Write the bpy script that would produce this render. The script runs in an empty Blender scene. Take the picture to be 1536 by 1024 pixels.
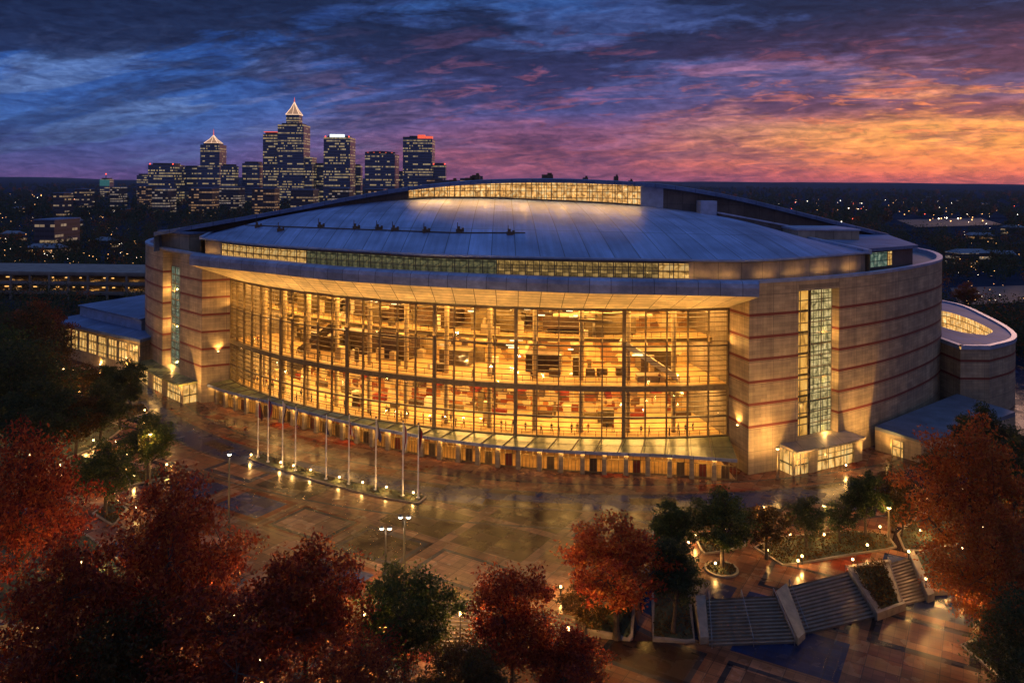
import bpy, math, random
import numpy as np
from mathutils import Vector, Matrix
from mathutils.bvhtree import BVHTree
R_ = math.radians
random.seed(7); NR = np.random.default_rng(7)
scene = bpy.context.scene
COL = scene.collection
# ------------------------------------------------------------------ camera
H, FPX, ROLL = 50.0, 1200.0, 0.00716
PX0, PY0 = 768.0, 271.5
cd = bpy.data.cameras.new('camera'); cam = bpy.data.objects.new('camera', cd); COL.objects.link(cam)
cd.sensor_width = 36; cd.lens = 36 * FPX / 1536; cd.clip_end = 60000; cd.clip_start = 0.5
cd.shift_y = -(512 - PY0) / 1536
cam.matrix_world = Matrix.Translation((0, 0, H)) @ Matrix.Rotation(R_(90), 4, 'X') @ Matrix.Rotation(ROLL, 4, 'Z')
scene.camera = cam
def ray(px, py):
    u, v = (px - PX0) / FPX, -(py - PY0) / FPX
    return Vector((u * math.cos(ROLL) - v * math.sin(ROLL), 1.0, u * math.sin(ROLL) + v * math.cos(ROLL)))
def gp(px, py, z=0.0):              # where a level at height z lies along a line of sight
    d = ray(px, py); t = (z - H) / d.z
    return Vector((d.x * t, t, z))
def at(px, py, Y):
    d = ray(px, py) * Y
    return Vector((d.x, d.y, d.z + H))
def pxof(x, y, z=0):
    u, w = x / y, (z - H) / y
    return PX0 + FPX * (u * math.cos(ROLL) + w * math.sin(ROLL))
# ------------------------------------------------------------------ materials
def new_mat(name):
    m = bpy.data.materials.new(name); m.use_nodes = True
    n = m.node_tree.nodes; return m, n, m.node_tree.links, n['Principled BSDF']
def setp(b, **k):
    names = dict(col='Base Color', rough='Roughness', metal='Metallic', spec='Specular IOR Level', em='Emission Color', es='Emission Strength', alpha='Alpha', coat='Coat Weight')
    for a, v in k.items():
        b.inputs[names[a]].default_value = (*v, 1) if isinstance(v, tuple) else v
def N(nodes, typ, **k):
    x = nodes.new(typ)
    for a, v in k.items(): setattr(x, a, v)
    return x
def ramp(nodes, stops, interp='LINEAR'):
    r = nodes.new('ShaderNodeValToRGB'); r.color_ramp.interpolation = interp
    e = r.color_ramp.elements
    while len(e) < len(stops): e.new(0.5)
    for i, (p, c) in enumerate(stops):
        e[i].position = p; e[i].color = (*c, 1)
    return r
def mth(nt, op, a, b=None, c=None):
    x = nt.nodes.new('ShaderNodeMath'); x.operation = op
    for i, v in enumerate((a, b, c)):
        if v is None: continue
        if isinstance(v, (int, float)): x.inputs[i].default_value = v
        else: nt.links.new(v, x.inputs[i])
    return x.outputs[0]
def mixc(nt, f, a, b, bt='MIX'):
    x = nt.nodes.new('ShaderNodeMix'); x.data_type = 'RGBA'; x.blend_type = bt
    for s, v in ((x.inputs[0], f), (x.inputs[6], a), (x.inputs[7], b)):
        if isinstance(v, (int, float)): s.default_value = v
        elif isinstance(v, tuple): s.default_value = (*v, 1)
        else: nt.links.new(v, s)
    return x.outputs[2]
def plain(name, col, rough=0.6, metal=0.0, var=0.25, scale=1.5, bump=0.0, coords='Object'):
    m, n, l, b = new_mat(name)
    tc = N(n, 'ShaderNodeTexCoord'); nz = N(n, 'ShaderNodeTexNoise'); nz.inputs['Scale'].default_value = scale; nz.inputs['Detail'].default_value = 6
    l.new(tc.outputs[coords], nz.inputs['Vector'])
    lo = tuple(c * (1 - var) for c in col); hi = tuple(min(1, c * (1 + var)) for c in col)
    r = ramp(n, [(0.3, lo), (0.7, hi)]); l.new(nz.outputs['Fac'], r.inputs[0]); l.new(r.outputs[0], b.inputs['Base Color'])
    setp(b, rough=rough, metal=metal)
    if bump:
        bp = N(n, 'ShaderNodeBump'); bp.inputs['Strength'].default_value = bump; l.new(nz.outputs['Fac'], bp.inputs['Height']); l.new(bp.outputs[0], b.inputs['Normal'])
    return m
def emit(name, col, s):
    m, n, l, b = new_mat(name); setp(b, col=(0.02, 0.02, 0.02), em=col, es=s, rough=0.4); return m

def stone_mat(name, base, stripes=True, z0=4.03, step=3.83, h=0.5, top=28.5):
    # stone panels laid in courses (UV in metres), with the dark red bands that run round the wings
    m, n, l, b = new_mat(name); nt = m.node_tree
    tc = N(n, 'ShaderNodeTexCoord'); br = N(n, 'ShaderNodeTexBrick')
    l.new(tc.outputs['UV'], br.inputs['Vector'])
    br.inputs['Scale'].default_value = 1; br.inputs['Brick Width'].default_value = 2.6; br.inputs['Row Height'].default_value = 0.64
    br.inputs['Mortar Size'].default_value = 0.022; br.offset = 0.5; br.inputs['Bias'].default_value = 0
    br.inputs['Color1'].default_value = (*[c * 0.82 for c in base], 1); br.inputs['Color2'].default_value = (*[c * 1.15 for c in base], 1)
    br.inputs['Mortar'].default_value = (*[c * 0.62 for c in base], 1)
    br2 = N(n, 'ShaderNodeTexBrick'); l.new(tc.outputs['UV'], br2.inputs['Vector'])
    br2.inputs['Scale'].default_value = 1; br2.inputs['Brick Width'].default_value = 5.2; br2.inputs['Row Height'].default_value = step; br2.offset = 0
    br2.inputs['Mortar Size'].default_value = 0.05; br2.inputs['Color1'].default_value = (.86, .86, .86, 1); br2.inputs['Color2'].default_value = (1.1, 1.08, 1.05, 1); br2.inputs['Mortar'].default_value = (.5, .5, .5, 1)
    c = mixc(nt, 1.0, br.outputs['Color'], br2.outputs['Color'], 'MULTIPLY')
    nz = N(n, 'ShaderNodeTexNoise'); nz.inputs['Scale'].default_value = 0.35; nz.inputs['Detail'].default_value = 7; l.new(tc.outputs['UV'], nz.inputs['Vector'])
    r = ramp(n, [(0.3, (.68, .68, .7)), (0.7, (1.12, 1.08, 1.0))]); l.new(nz.outputs['Fac'], r.inputs[0])
    c = mixc(nt, 1.0, c, r.outputs[0], 'MULTIPLY')
    mp = N(n, 'ShaderNodeMapping'); mp.inputs['Scale'].default_value = (1.6, .06, 1); l.new(tc.outputs['UV'], mp.inputs['Vector'])   # rain streaks
    n2 = N(n, 'ShaderNodeTexNoise'); n2.inputs['Scale'].default_value = 1.0; n2.inputs['Detail'].default_value = 5; l.new(mp.outputs[0], n2.inputs['Vector'])
    r2 = ramp(n, [(0.35, (.72, .7, .7)), (0.6, (1.05, 1.05, 1.05))]); l.new(n2.outputs['Fac'], r2.inputs[0])
    c = mixc(nt, .7, c, r2.outputs[0], 'MULTIPLY')
    if stripes:
        sp = N(n, 'ShaderNodeSeparateXYZ'); l.new(tc.outputs['UV'], sp.inputs[0])
        f = mth(nt, 'MODULO', mth(nt, 'SUBTRACT', sp.outputs[1], z0 - step), step)
        k = mth(nt, 'MULTIPLY', mth(nt, 'LESS_THAN', f, h), mth(nt, 'GREATER_THAN', sp.outputs[1], z0 + 2))
        k = mth(nt, 'MULTIPLY', k, mth(nt, 'LESS_THAN', sp.outputs[1], top))
        red = mixc(nt, nz.outputs['Fac'], (.12, .018, .010), (.19, .032, .018))
        c = mixc(nt, k, c, red)
    l.new(c, b.inputs['Base Color']); setp(b, rough=0.62)
    bp = N(n, 'ShaderNodeBump'); bp.inputs['Strength'].default_value = 0.25; bp.inputs['Distance'].default_value = 0.05; l.new(br.outputs['Fac'], bp.inputs['Height']); bp.invert = True
    l.new(bp.outputs[0], b.inputs['Normal'])
    return m
def glass_mat(name, tint=(0.9, .95, .85), refl=0.09):
    m, n, l, b = new_mat(name); n.remove(b)
    out = n['Material Output']; tr = N(n, 'ShaderNodeBsdfTransparent'); tr.inputs[0].default_value = (*tint, 1)
    gl = N(n, 'ShaderNodeBsdfGlossy'); gl.inputs['Roughness'].default_value = 0.03
    fr = N(n, 'ShaderNodeFresnel'); fr.inputs['IOR'].default_value = 1.45
    f = mth(m.node_tree, 'MINIMUM', mth(m.node_tree, 'ADD', fr.outputs[0], refl - 0.04), 0.6)
    mx = N(n, 'ShaderNodeMixShader'); l.new(f, mx.inputs[0]); l.new(tr.outputs[0], mx.inputs[1]); l.new(gl.outputs[0], mx.inputs[2]); l.new(mx.outputs[0], out.inputs[0])
    return m
def lit_window(name, c1, c2, s, du=1.2, dv=1.0, dark=0.25, seed=0.0, back=(.03, .025, .02)):
    # a lit window seen from outside: warm light broken by blinds, fittings and shapes inside
    m, n, l, b = new_mat(name); nt = m.node_tree
    tc = N(n, 'ShaderNodeTexCoord'); mp = N(n, 'ShaderNodeMapping'); mp.inputs['Scale'].default_value = (1 / du, 1 / dv, 1); mp.inputs['Location'].default_value = (seed, seed * .37, 0)
    l.new(tc.outputs['UV'], mp.inputs[0])
    br = N(n, 'ShaderNodeTexBrick'); l.new(mp.outputs[0], br.inputs[0]); br.inputs['Scale'].default_value = 1; br.inputs['Brick Width'].default_value = 1; br.inputs['Row Height'].default_value = 1; br.offset = 0
    br.inputs['Mortar Size'].default_value = 0.06
    br.inputs['Color1'].default_value = (1, 1, 1, 1); br.inputs['Color2'].default_value = (dark, dark, dark, 1); br.inputs['Mortar'].default_value = (.08, .08, .08, 1)
    nz = N(n, 'ShaderNodeTexNoise'); nz.inputs['Scale'].default_value = 1.4; nz.inputs['Detail'].default_value = 5; nz.inputs['Distortion'].default_value = .6; l.new(mp.outputs[0], nz.inputs[0])
    r = ramp(n, [(0.32, tuple(x * .25 for x in c1)), (0.5, c1), (0.68, c2)]); l.new(nz.outputs['Fac'], r.inputs[0])
    c = mixc(nt, 1.0, r.outputs[0], br.outputs['Color'], 'MULTIPLY')
    l.new(c, b.inputs['Emission Color']); setp(b, col=back, es=s, rough=0.1)
    return m
def tower_mat(name, wall, lit, frac=0.45, s=1.0, fw=3.2, fh=3.9, seed=0.0):
    # office facade: dark glass, floors and bays; whole lit stretches and single lit rooms
    m, n, l, b = new_mat(name); nt = m.node_tree
    tc = N(n, 'ShaderNodeTexCoord'); sp = N(n, 'ShaderNodeSeparateXYZ'); l.new(tc.outputs['UV'], sp.inputs[0])
    uu = mth(nt, 'DIVIDE', sp.outputs[0], fw); vv = mth(nt, 'DIVIDE', sp.outputs[1], fh)
    fu, fv = mth(nt, 'FLOOR', uu), mth(nt, 'FLOOR', vv)
    cu, cv = mth(nt, 'FRACT', uu), mth(nt, 'FRACT', vv)
    cb = N(n, 'ShaderNodeCombineXYZ'); l.new(fu, cb.inputs[0]); l.new(fv, cb.inputs[1]); cb.inputs[2].default_value = seed
    wn = N(n, 'ShaderNodeTexWhiteNoise'); wn.noise_dimensions = '3D'; l.new(cb.outputs[0], wn.inputs['Vector'])
    cb2 = N(n, 'ShaderNodeCombineXYZ'); l.new(mth(nt, 'FLOOR', mth(nt, 'DIVIDE', uu, 4)), cb2.inputs[0]); l.new(fv, cb2.inputs[1]); cb2.inputs[2].default_value = seed + 3
    wn2 = N(n, 'ShaderNodeTexWhiteNoise'); wn2.noise_dimensions = '3D'; l.new(cb2.outputs[0], wn2.inputs['Vector'])
    cb3 = N(n, 'ShaderNodeCombineXYZ'); l.new(fv, cb3.inputs[0]); cb3.inputs[1].default_value = seed + 9
    wn3 = N(n, 'ShaderNodeTexWhiteNoise'); wn3.noise_dimensions = '3D'; l.new(cb3.outputs[0], wn3.inputs['Vector'])
    sc = mth(nt, 'ADD', mth(nt, 'MULTIPLY', wn.outputs['Value'], .2), mth(nt, 'ADD', mth(nt, 'MULTIPLY', wn2.outputs['Value'], .36), mth(nt, 'MULTIPLY', wn3.outputs['Value'], .44)))
    on = mth(nt, 'GREATER_THAN', sc, 1 - frac)
    inw = mth(nt, 'MULTIPLY', mth(nt, 'LESS_THAN', mth(nt, 'ABSOLUTE', mth(nt, 'SUBTRACT', cu, .5)), .45), mth(nt, 'LESS_THAN', mth(nt, 'ABSOLUTE', mth(nt, 'SUBTRACT', cv, .5)), .24))
    e = mth(nt, 'MULTIPLY', mth(nt, 'MULTIPLY', on, inw), mth(nt, 'ADD', .35, wn.outputs['Value']))
    l.new(mth(nt, 'MULTIPLY', e, s), b.inputs['Emission Strength'])
    tint = mixc(nt, wn2.outputs['Value'], lit, tuple(min(1, x * y) for x, y in zip(lit, (1, 1.15, 1.9))))
    l.new(tint, b.inputs['Emission Color'])
    c = mixc(nt, inw, wall, tuple(x * .5 for x in wall)); l.new(c, b.inputs['Base Color']); setp(b, rough=0.3)
    return m
def leaf_mat(name, cols, trans=0.55):
    m, n, l, b = new_mat(name); nt = m.node_tree
    g = N(n, 'ShaderNodeNewGeometry'); tc = N(n, 'ShaderNodeTexCoord'); nz = N(n, 'ShaderNodeTexNoise'); nz.inputs['Scale'].default_value = 0.55; nz.inputs['Detail'].default_value = 3
    l.new(tc.outputs['Object'], nz.inputs[0]); oi = N(n, 'ShaderNodeObjectInfo')
    f = mth(nt, 'ADD', mth(nt, 'MULTIPLY', g.outputs['Random Per Island'], .45), mth(nt, 'MULTIPLY', nz.outputs['Fac'], .55))
    f = mth(nt, 'ADD', f, mth(nt, 'MULTIPLY', mth(nt, 'SUBTRACT', oi.outputs['Random'], .5), .14))
    r = ramp(n, [(0.2 + 0.6 * i / (len(cols) - 1), c) for i, c in enumerate(cols)]); l.new(f, r.inputs[0]); l.new(r.outputs[0], b.inputs['Base Color'])
    setp(b, rough=0.55, spec=0.25)
    t = N(n, 'ShaderNodeBsdfTranslucent'); l.new(r.outputs[0], t.inputs[0]); mx = N(n, 'ShaderNodeMixShader'); mx.inputs[0].default_value = trans
    l.new(b.outputs[0], mx.inputs[1]); l.new(t.outputs[0], mx.inputs[2]); l.new(mx.outputs[0], n['Material Output'].inputs[0])
    return m
# ------------------------------------------------------------------ mesh building
class MB:
    def __init__(s): s.v = []; s.f = []; s.uv = []; s.mi = []
    def face(s, pts, uv=None, m=0):
        i = len(s.v); s.v += [tuple(p) for p in pts]; s.f.append(tuple(range(i, i + len(pts))))
        if uv is None:
            a = Vector(pts[0]); e = (Vector(pts[1]) - a); nn = e.cross(Vector(pts[-1]) - a)
            if abs(nn.z) > .7 * nn.length: uv = [(p[0], p[1]) for p in pts]
            else:
                e = Vector((e.x, e.y, 0)); e = e.normalized() if e.length > 1e-6 else Vector((1, 0, 0))
                o = a.x * e.x + a.y * e.y
                uv = [(p[0] * e.x + p[1] * e.y, p[2]) for p in pts]
        s.uv.append(uv); s.mi.append(m)
    def prism(s, poly, z0, z1, m=0, top=True, bot=True, zt=None):
        n = len(poly); zz = [zt[i] if zt else z1 for i in range(n)]
        u = 0
        for i in range(n):
            a, b = poly[i], poly[(i + 1) % n]; d = math.hypot(b[0] - a[0], b[1] - a[1])
            s.face([(a[0], a[1], z0), (b[0], b[1], z0), (b[0], b[1], zz[(i + 1) % n]), (a[0], a[1], zz[i])], [(u, z0), (u + d, z0), (u + d, zz[(i + 1) % n]), (u, zz[i])], m); u += d
        if top: s.face([(p[0], p[1], zz[i]) for i, p in enumerate(poly)], None, m)
        if bot: s.face([(p[0], p[1], z0) for p in reversed(poly)], None, m)
    def box(s, c, d, rz=0.0, m=0):
        ca, sa = math.cos(rz), math.sin(rz); hx, hy = d[0] / 2, d[1] / 2
        poly = [(c[0] + x * ca - y * sa, c[1] + x * sa + y * ca) for x, y in ((-hx, -hy), (hx, -hy), (hx, hy), (-hx, hy))]
        s.prism(poly, c[2], c[2] + d[2], m)
    def beam(s, a, b, w, h, m=0):       # square bar between two points
        a, b = Vector(a), Vector(b); t = (b - a).normalized(); up = Vector((0, 0, 1)) if abs(t.z) < .95 else Vector((1, 0, 0))
        x = t.cross(up).normalized() * w / 2; y = x.cross(t).normalized() * h / 2
        q = [a + x + y, a - x + y, a - x - y, a + x - y]; p = [v + (b - a) for v in q]
        for i in range(4): s.face([q[i], q[(i + 1) % 4], p[(i + 1) % 4], p[i]], None, m)
        s.face(q[::-1], None, m); s.face(p, None, m)
    def tube(s, path, rad, n=8, m=0):
        rings = []
        for i, p in enumerate(path):
            p = Vector(p); t = (Vector(path[min(i + 1, len(path) - 1)]) - Vector(path[max(i - 1, 0)])).normalized()
            a = t.cross(Vector((0, 0, 1)) if abs(t.z) < .9 else Vector((1, 0, 0))).normalized(); b = t.cross(a)
            rings.append([p + (a * math.cos(2 * math.pi * k / n) + b * math.sin(2 * math.pi * k / n)) * rad[i] for k in range(n)])
        for i in range(len(rings) - 1):
            for k in range(n):
                s.face([rings[i][k], rings[i][(k + 1) % n], rings[i + 1][(k + 1) % n], rings[i + 1][k]], [(0, 0)] * 4, m)
        s.face(rings[-1], [(0, 0)] * n, m); s.face(rings[0][::-1], [(0, 0)] * n, m)
    def lathe(s, o, prof, n=12, m=0):
        for i in range(len(prof) - 1):
            (r0, z0), (r1, z1) = prof[i], prof[i + 1]
            for k in range(n):
                a, b = 2 * math.pi * k / n, 2 * math.pi * (k + 1) / n
                q = [(o[0] + r0 * math.cos(a), o[1] + r0 * math.sin(a), o[2] + z0), (o[0] + r0 * math.cos(b), o[1] + r0 * math.sin(b), o[2] + z0),
                     (o[0] + r1 * math.cos(b), o[1] + r1 * math.sin(b), o[2] + z1), (o[0] + r1 * math.cos(a), o[1] + r1 * math.sin(a), o[2] + z1)]
                if r0 < 1e-6: q = [q[0], q[2], q[3]]
                elif r1 < 1e-6: q = q[:3]
                s.face(q, [(0, 0)] * len(q), m)
    def sweep(s, curve, prof, m=0, closed=False, caps=False, zvf=None):
        # profile of (outward offset, z) carried along a plan curve; UV = metres along, height
        nm = normals(curve); u = [0.0]
        for i in range(1, len(curve)): u.append(u[-1] + math.hypot(curve[i][0] - curve[i - 1][0], curve[i][1] - curve[i - 1][1]))
        def P(i, j): return (curve[i][0] + nm[i][0] * prof[j][0], curve[i][1] + nm[i][1] * prof[j][0], prof[j][1])
        vv = []
        for j in range(len(prof)): vv.append(prof[j][1] if j == 0 or abs(prof[j][1] - prof[j - 1][1]) > 1e-4 else prof[j][1] + abs(prof[j][0] - prof[j - 1][0]))
        for i in range(len(curve) - 1):
            for j in range(len(prof) - 1):
                s.face([P(i, j), P(i + 1, j), P(i + 1, j + 1), P(i, j + 1)], [(u[i], vv[j]), (u[i + 1], vv[j]), (u[i + 1], vv[j + 1]), (u[i], vv[j + 1])], m)
        if caps:
            s.face([P(0, j) for j in range(len(prof))], None, m); k = len(curve) - 1; s.face([P(k, j) for j in range(len(prof))][::-1], None, m)
    def build(s, name, mats, parent=None, smooth=False, loc=None):
        me = bpy.data.meshes.new(name)
        v = s.v if loc is None else [(p[0] - loc[0], p[1] - loc[1], p[2] - loc[2]) for p in s.v]
        me.from_pydata(v, [], s.f); uvl = me.uv_layers.new(name='UVMap')
        uvl.data.foreach_set('uv', [c for uv in s.uv for p in uv for c in p])
        for m in (mats if isinstance(mats, (list, tuple)) else [mats]): me.materials.append(m)
        if any(s.mi): me.polygons.foreach_set('material_index', s.mi)
        me.validate()
        if smooth:
            import bmesh
            bm = bmesh.new(); bm.from_mesh(me); bmesh.ops.remove_doubles(bm, verts=bm.verts, dist=1e-4); bm.to_mesh(me); bm.free()
            me.polygons.foreach_set('use_smooth', [True] * len(me.polygons))
        o = bpy.data.objects.new(name, me); COL.objects.link(o)
        if loc is not None: o.location = loc
        if parent is not None:
            o.parent = parent
            if loc is None: o.location = -Vector(world_loc(parent))
            else: o.location = Vector(loc) - Vector(world_loc(parent))
        return o
def world_loc(o):
    v = Vector(o.location)
    while o.parent is not None: o = o.parent; v += Vector(o.location)
    return v
def normals(c):
    r = []
    for i in range(len(c)):
        a, b = c[max(i - 1, 0)], c[min(i + 1, len(c) - 1)]
        tx, ty = b[0] - a[0], b[1] - a[1]; L = math.hypot(tx, ty) or 1
        r.append((ty / L, -tx / L))
    return r
def offs(c, d): return [(p[0] + n[0] * d, p[1] + n[1] * d) for p, n in zip(c, normals(c))]
def catmull(pts, step=1.5):
    out = []
    P = [tuple(2 * np.array(pts[0]) - np.array(pts[1]))] + list(pts) + [tuple(2 * np.array(pts[-1]) - np.array(pts[-2]))]
    for i in range(1, len(P) - 2):
        p0, p1, p2, p3 = map(np.array, P[i - 1:i + 3]); n = max(2, int(np.linalg.norm((p2 - p1)[:2]) / step))
        for k in range(n):
            t = k / n
            out.append(tuple(.5 * ((2 * p1) + (-p0 + p2) * t + (2 * p0 - 5 * p1 + 4 * p2 - p3) * t * t + (-p0 + 3 * p1 - 3 * p2 + p3) * t ** 3)))
    out.append(tuple(pts[-1])); return out
def resample(c, n):
    L = [0.0]
    for i in range(1, len(c)): L.append(L[-1] + math.hypot(c[i][0] - c[i - 1][0], c[i][1] - c[i - 1][1]))
    a = np.array(c, float); t = np.linspace(0, L[-1], n)
    return [tuple(np.interp(x, L, a[:, k]) for k in range(a.shape[1])) for x in t]
def tag(o, label=None, cat=None, group=None, kind=None):
    if label: o['label'] = label
    if cat: o['category'] = cat
    if group: o['group'] = group
    if kind: o['kind'] = kind
    return o
def empty(name, loc, label=None, cat=None, group=None):
    o = bpy.data.objects.new(name, None); COL.objects.link(o); o.location = loc; o.empty_display_size = .5
    return tag(o, label, cat, group)
def copy_tree(o, loc, rz=None, scale=None, label=None, parent=None):
    c = o.copy(); COL.objects.link(c)
    if parent is None:
        c.location = loc
        if rz is not None: c.rotation_euler = (0, 0, rz)
        if scale is not None: c.scale = (scale,) * 3 if not isinstance(scale, tuple) else scale
        if label: c['label'] = label
    else: c.parent = parent
    for ch in [x for x in o.children]: copy_tree(ch, None, parent=c)
    return c
def light(kind, loc, energy, col, **k):
    d = bpy.data.lights.new('lamp_light', kind); d.energy = energy; d.color = col
    for a, v in k.items():
        if a not in ('aim', 'parent'): setattr(d, a, v)
    o = bpy.data.objects.new('lamp_light', d); COL.objects.link(o); o.location = loc
    if 'aim' in k: o.rotation_euler = Vector(k['aim']).to_track_quat('-Z', 'Y').to_euler()
    if k.get('parent') is not None:
        o.parent = k['parent']; o.location = Vector(loc) - world_loc(k['parent'])
    return o
WARM = (1.0, .51, .13); AMBER = (1.0, .48, .11)
# ------------------------------------------------------------------ sky: dusk, sun just gone to the right
SUN_AZ, SUN_EL = R_(33), R_(2.0)
w = bpy.data.worlds.new('World'); scene.world = w; w.use_nodes = True
nt = w.node_tree; n = nt.nodes; l = nt.links; bg = n['Background']
tc = N(n, 'ShaderNodeTexCoord'); sp = N(n, 'ShaderNodeSeparateXYZ'); l.new(tc.outputs['Generated'], sp.inputs[0])
dx, dy, dz = sp.outputs
def rng(v, a, b, smooth=True):
    x = n.new('ShaderNodeMapRange'); x.interpolation_type = 'SMOOTHSTEP' if smooth else 'LINEAR'
    l.new(v, x.inputs[0]); x.inputs[1].default_value = a; x.inputs[2].default_value = b; return x.outputs[0]
az = mth(nt, 'ARCTAN2', dx, dy)
el = mth(nt, 'MAXIMUM', dz, 0.0)
# cloud deck seen in perspective
k = mth(nt, 'MAXIMUM', mth(nt, 'ADD', mth(nt, 'SUBTRACT', el, mth(nt, 'MULTIPLY', az, .10)), 0.235), .08)
cb = N(n, 'ShaderNodeCombineXYZ'); l.new(mth(nt, 'DIVIDE', dx, k), cb.inputs[0]); l.new(mth(nt, 'DIVIDE', dy, k), cb.inputs[1])
def fbm(sx, sy, rot, detail, rough, dist, off):
    mp = N(n, 'ShaderNodeMapping'); mp.inputs['Scale'].default_value = (sx, sy, 1); mp.inputs['Rotation'].default_value = (0, 0, rot); mp.inputs['Location'].default_value = (off, off * 1.7, 0)
    l.new(cb.outputs[0], mp.inputs[0]); z = N(n, 'ShaderNodeTexNoise'); z.inputs['Scale'].default_value = 1; z.inputs['Detail'].default_value = detail; z.inputs['Roughness'].default_value = rough; z.inputs['Distortion'].default_value = dist
    l.new(mp.outputs[0], z.inputs[0]); return z.outputs['Fac']
big = fbm(.7, 1.5, R_(-16), 10, .58, .35, 3.1)
med = fbm(1.9, 4.6, R_(-18), 10, .6, .4, 11.3)
fin = fbm(4.2, 8., R_(-20), 10, .66, .7, 5.7)
# brush of the wind: fine streaks in the direction of the sky itself
mp = N(n, 'ShaderNodeMapping'); mp.inputs['Scale'].default_value = (20, 20, 105); mp.inputs['Rotation'].default_value = (0, R_(-7), 0); l.new(tc.outputs['Generated'], mp.inputs[0])
zz = N(n, 'ShaderNodeTexNoise'); zz.inputs['Scale'].default_value = 1; zz.inputs['Detail'].default_value = 5; zz.inputs['Distortion'].default_value = 1.2; l.new(mp.outputs[0], zz.inputs[0]); strk = zz.outputs['Fac']
# clear air behind the clouds
r1 = ramp(n, [(0.0, (.15, .08, .26)), (.035, (.10, .09, .30)), (.12, (.045, .13, .42)), (.30, (.018, .085, .36)), (.44, (.008, .042, .20)), (.60, (.03, .07, .22)), (1.0, (.055, .12, .34))])
l.new(mth(nt, 'MULTIPLY', el, 2.0), r1.inputs[0])
# the afterglow
r2 = ramp(n, [(0.0, (.70, .13, .13)), (.02, (1.1, .21, .10)), (.045, (1.5, .36, .07)), (.085, (1.45, .52, .10)), (.125, (1.2, .50, .11)), (.155, (.55, .18, .11)), (.195, (.16, .10, .22)), (.32, (.06, .075, .23)), (.42, (.02, .055, .2)), (1.0, (.03, .06, .2))])
l.new(mth(nt, 'MULTIPLY', el, 2.0), r2.inputs[0])
r3 = ramp(n, [(0.0, (.30, .09, .20)), (.05, (.50, .12, .15)), (.10, (.34, .10, .17)), (.17, (.075, .08, .26)), (.32, (.04, .075, .24)), (1.0, (.02, .05, .2))])
l.new(mth(nt, 'MULTIPLY', el, 2.0), r3.inputs[0])
gl = mth(nt, 'MULTIPLY', rng(az, .08, .52), rng(az, 2.2, .9))
gh = mth(nt, 'MULTIPLY', gl, rng(el, .165, .075))
pk = mth(nt, 'MULTIPLY', rng(az, -.42, .05), rng(az, 2.6, 1.2))
c = mixc(nt, pk, r1.outputs[0], r3.outputs[0]); c = mixc(nt, gl, c, r2.outputs[0])
# light flanks of the clouds
hi_c = mixc(nt, gh, mixc(nt, pk, (.11, .20, .46), (.34, .13, .26)), (1.3, .46, .11))
hi_c = mixc(nt, rng(el, .10, .2), hi_c, mixc(nt, gl, (.028, .10, .35), (.06, .12, .36)))
hi = mth(nt, 'MULTIPLY', rng(med, .50, .61), mth(nt, 'MULTIPLY', rng(el, .0, .05), .75))
c = mixc(nt, hi, c, hi_c)
# dark cloud bodies
dk_c = mixc(nt, gl, mixc(nt, pk, (.014, .03, .105), (.03, .031, .12)), (.15, .05, .10))
dk_c = mixc(nt, rng(el, .09, .2), dk_c, (.008, .019, .07))
cov = rng(el, .03, .19)
dm = mth(nt, 'ADD', mth(nt, 'MULTIPLY', big, .72), mth(nt, 'MULTIPLY', fin, .28))
dm = mth(nt, 'ADD', dm, mth(nt, 'MULTIPLY', cov, .085)); dm = mth(nt, 'SUBTRACT', dm, mth(nt, 'MULTIPLY', gh, .01))
dk = mth(nt, 'MULTIPLY', rng(dm, .485, .575), mth(nt, 'ADD', .58, mth(nt, 'MULTIPLY', cov, .5)))
c = mixc(nt, dk, c, dk_c)
# thin lit scraps
sc = mth(nt, 'MULTIPLY', rng(fin, .54, .62), rng(el, .015, .04)); sc = mth(nt, 'MULTIPLY', sc, mth(nt, 'ADD', .18, mth(nt, 'MULTIPLY', mth(nt, 'MAXIMUM', gh, mth(nt, 'MULTIPLY', pk, .5)), .55)))
sc = mth(nt, 'MULTIPLY', sc, rng(el, .21, .10))
c = mixc(nt, sc, c, mixc(nt, gh, mixc(nt, pk, (.11, .16, .38), (.36, .10, .15)), (1.25, .34, .09)))
st = ramp(n, [(0.3, (.50, .52, .60)), (0.7, (1.5, 1.42, 1.34))]); l.new(strk, st.inputs[0])
c = mixc(nt, .8, c, st.outputs[0], 'MULTIPLY')
mp = N(n, 'ShaderNodeMapping'); mp.inputs['Scale'].default_value = (75, 75, 210); mp.inputs['Rotation'].default_value = (0, R_(-12), 0); l.new(tc.outputs['Generated'], mp.inputs[0])
zz = N(n, 'ShaderNodeTexNoise'); zz.inputs['Scale'].default_value = 1; zz.inputs['Detail'].default_value = 4; zz.inputs['Distortion'].default_value = .8; l.new(mp.outputs[0], zz.inputs[0])
st = ramp(n, [(0.34, (.74, .76, .82)), (0.66, (1.26, 1.22, 1.16))]); l.new(zz.outputs['Fac'], st.inputs[0])
c = mixc(nt, .85, c, st.outputs[0], 'MULTIPLY')
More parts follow.
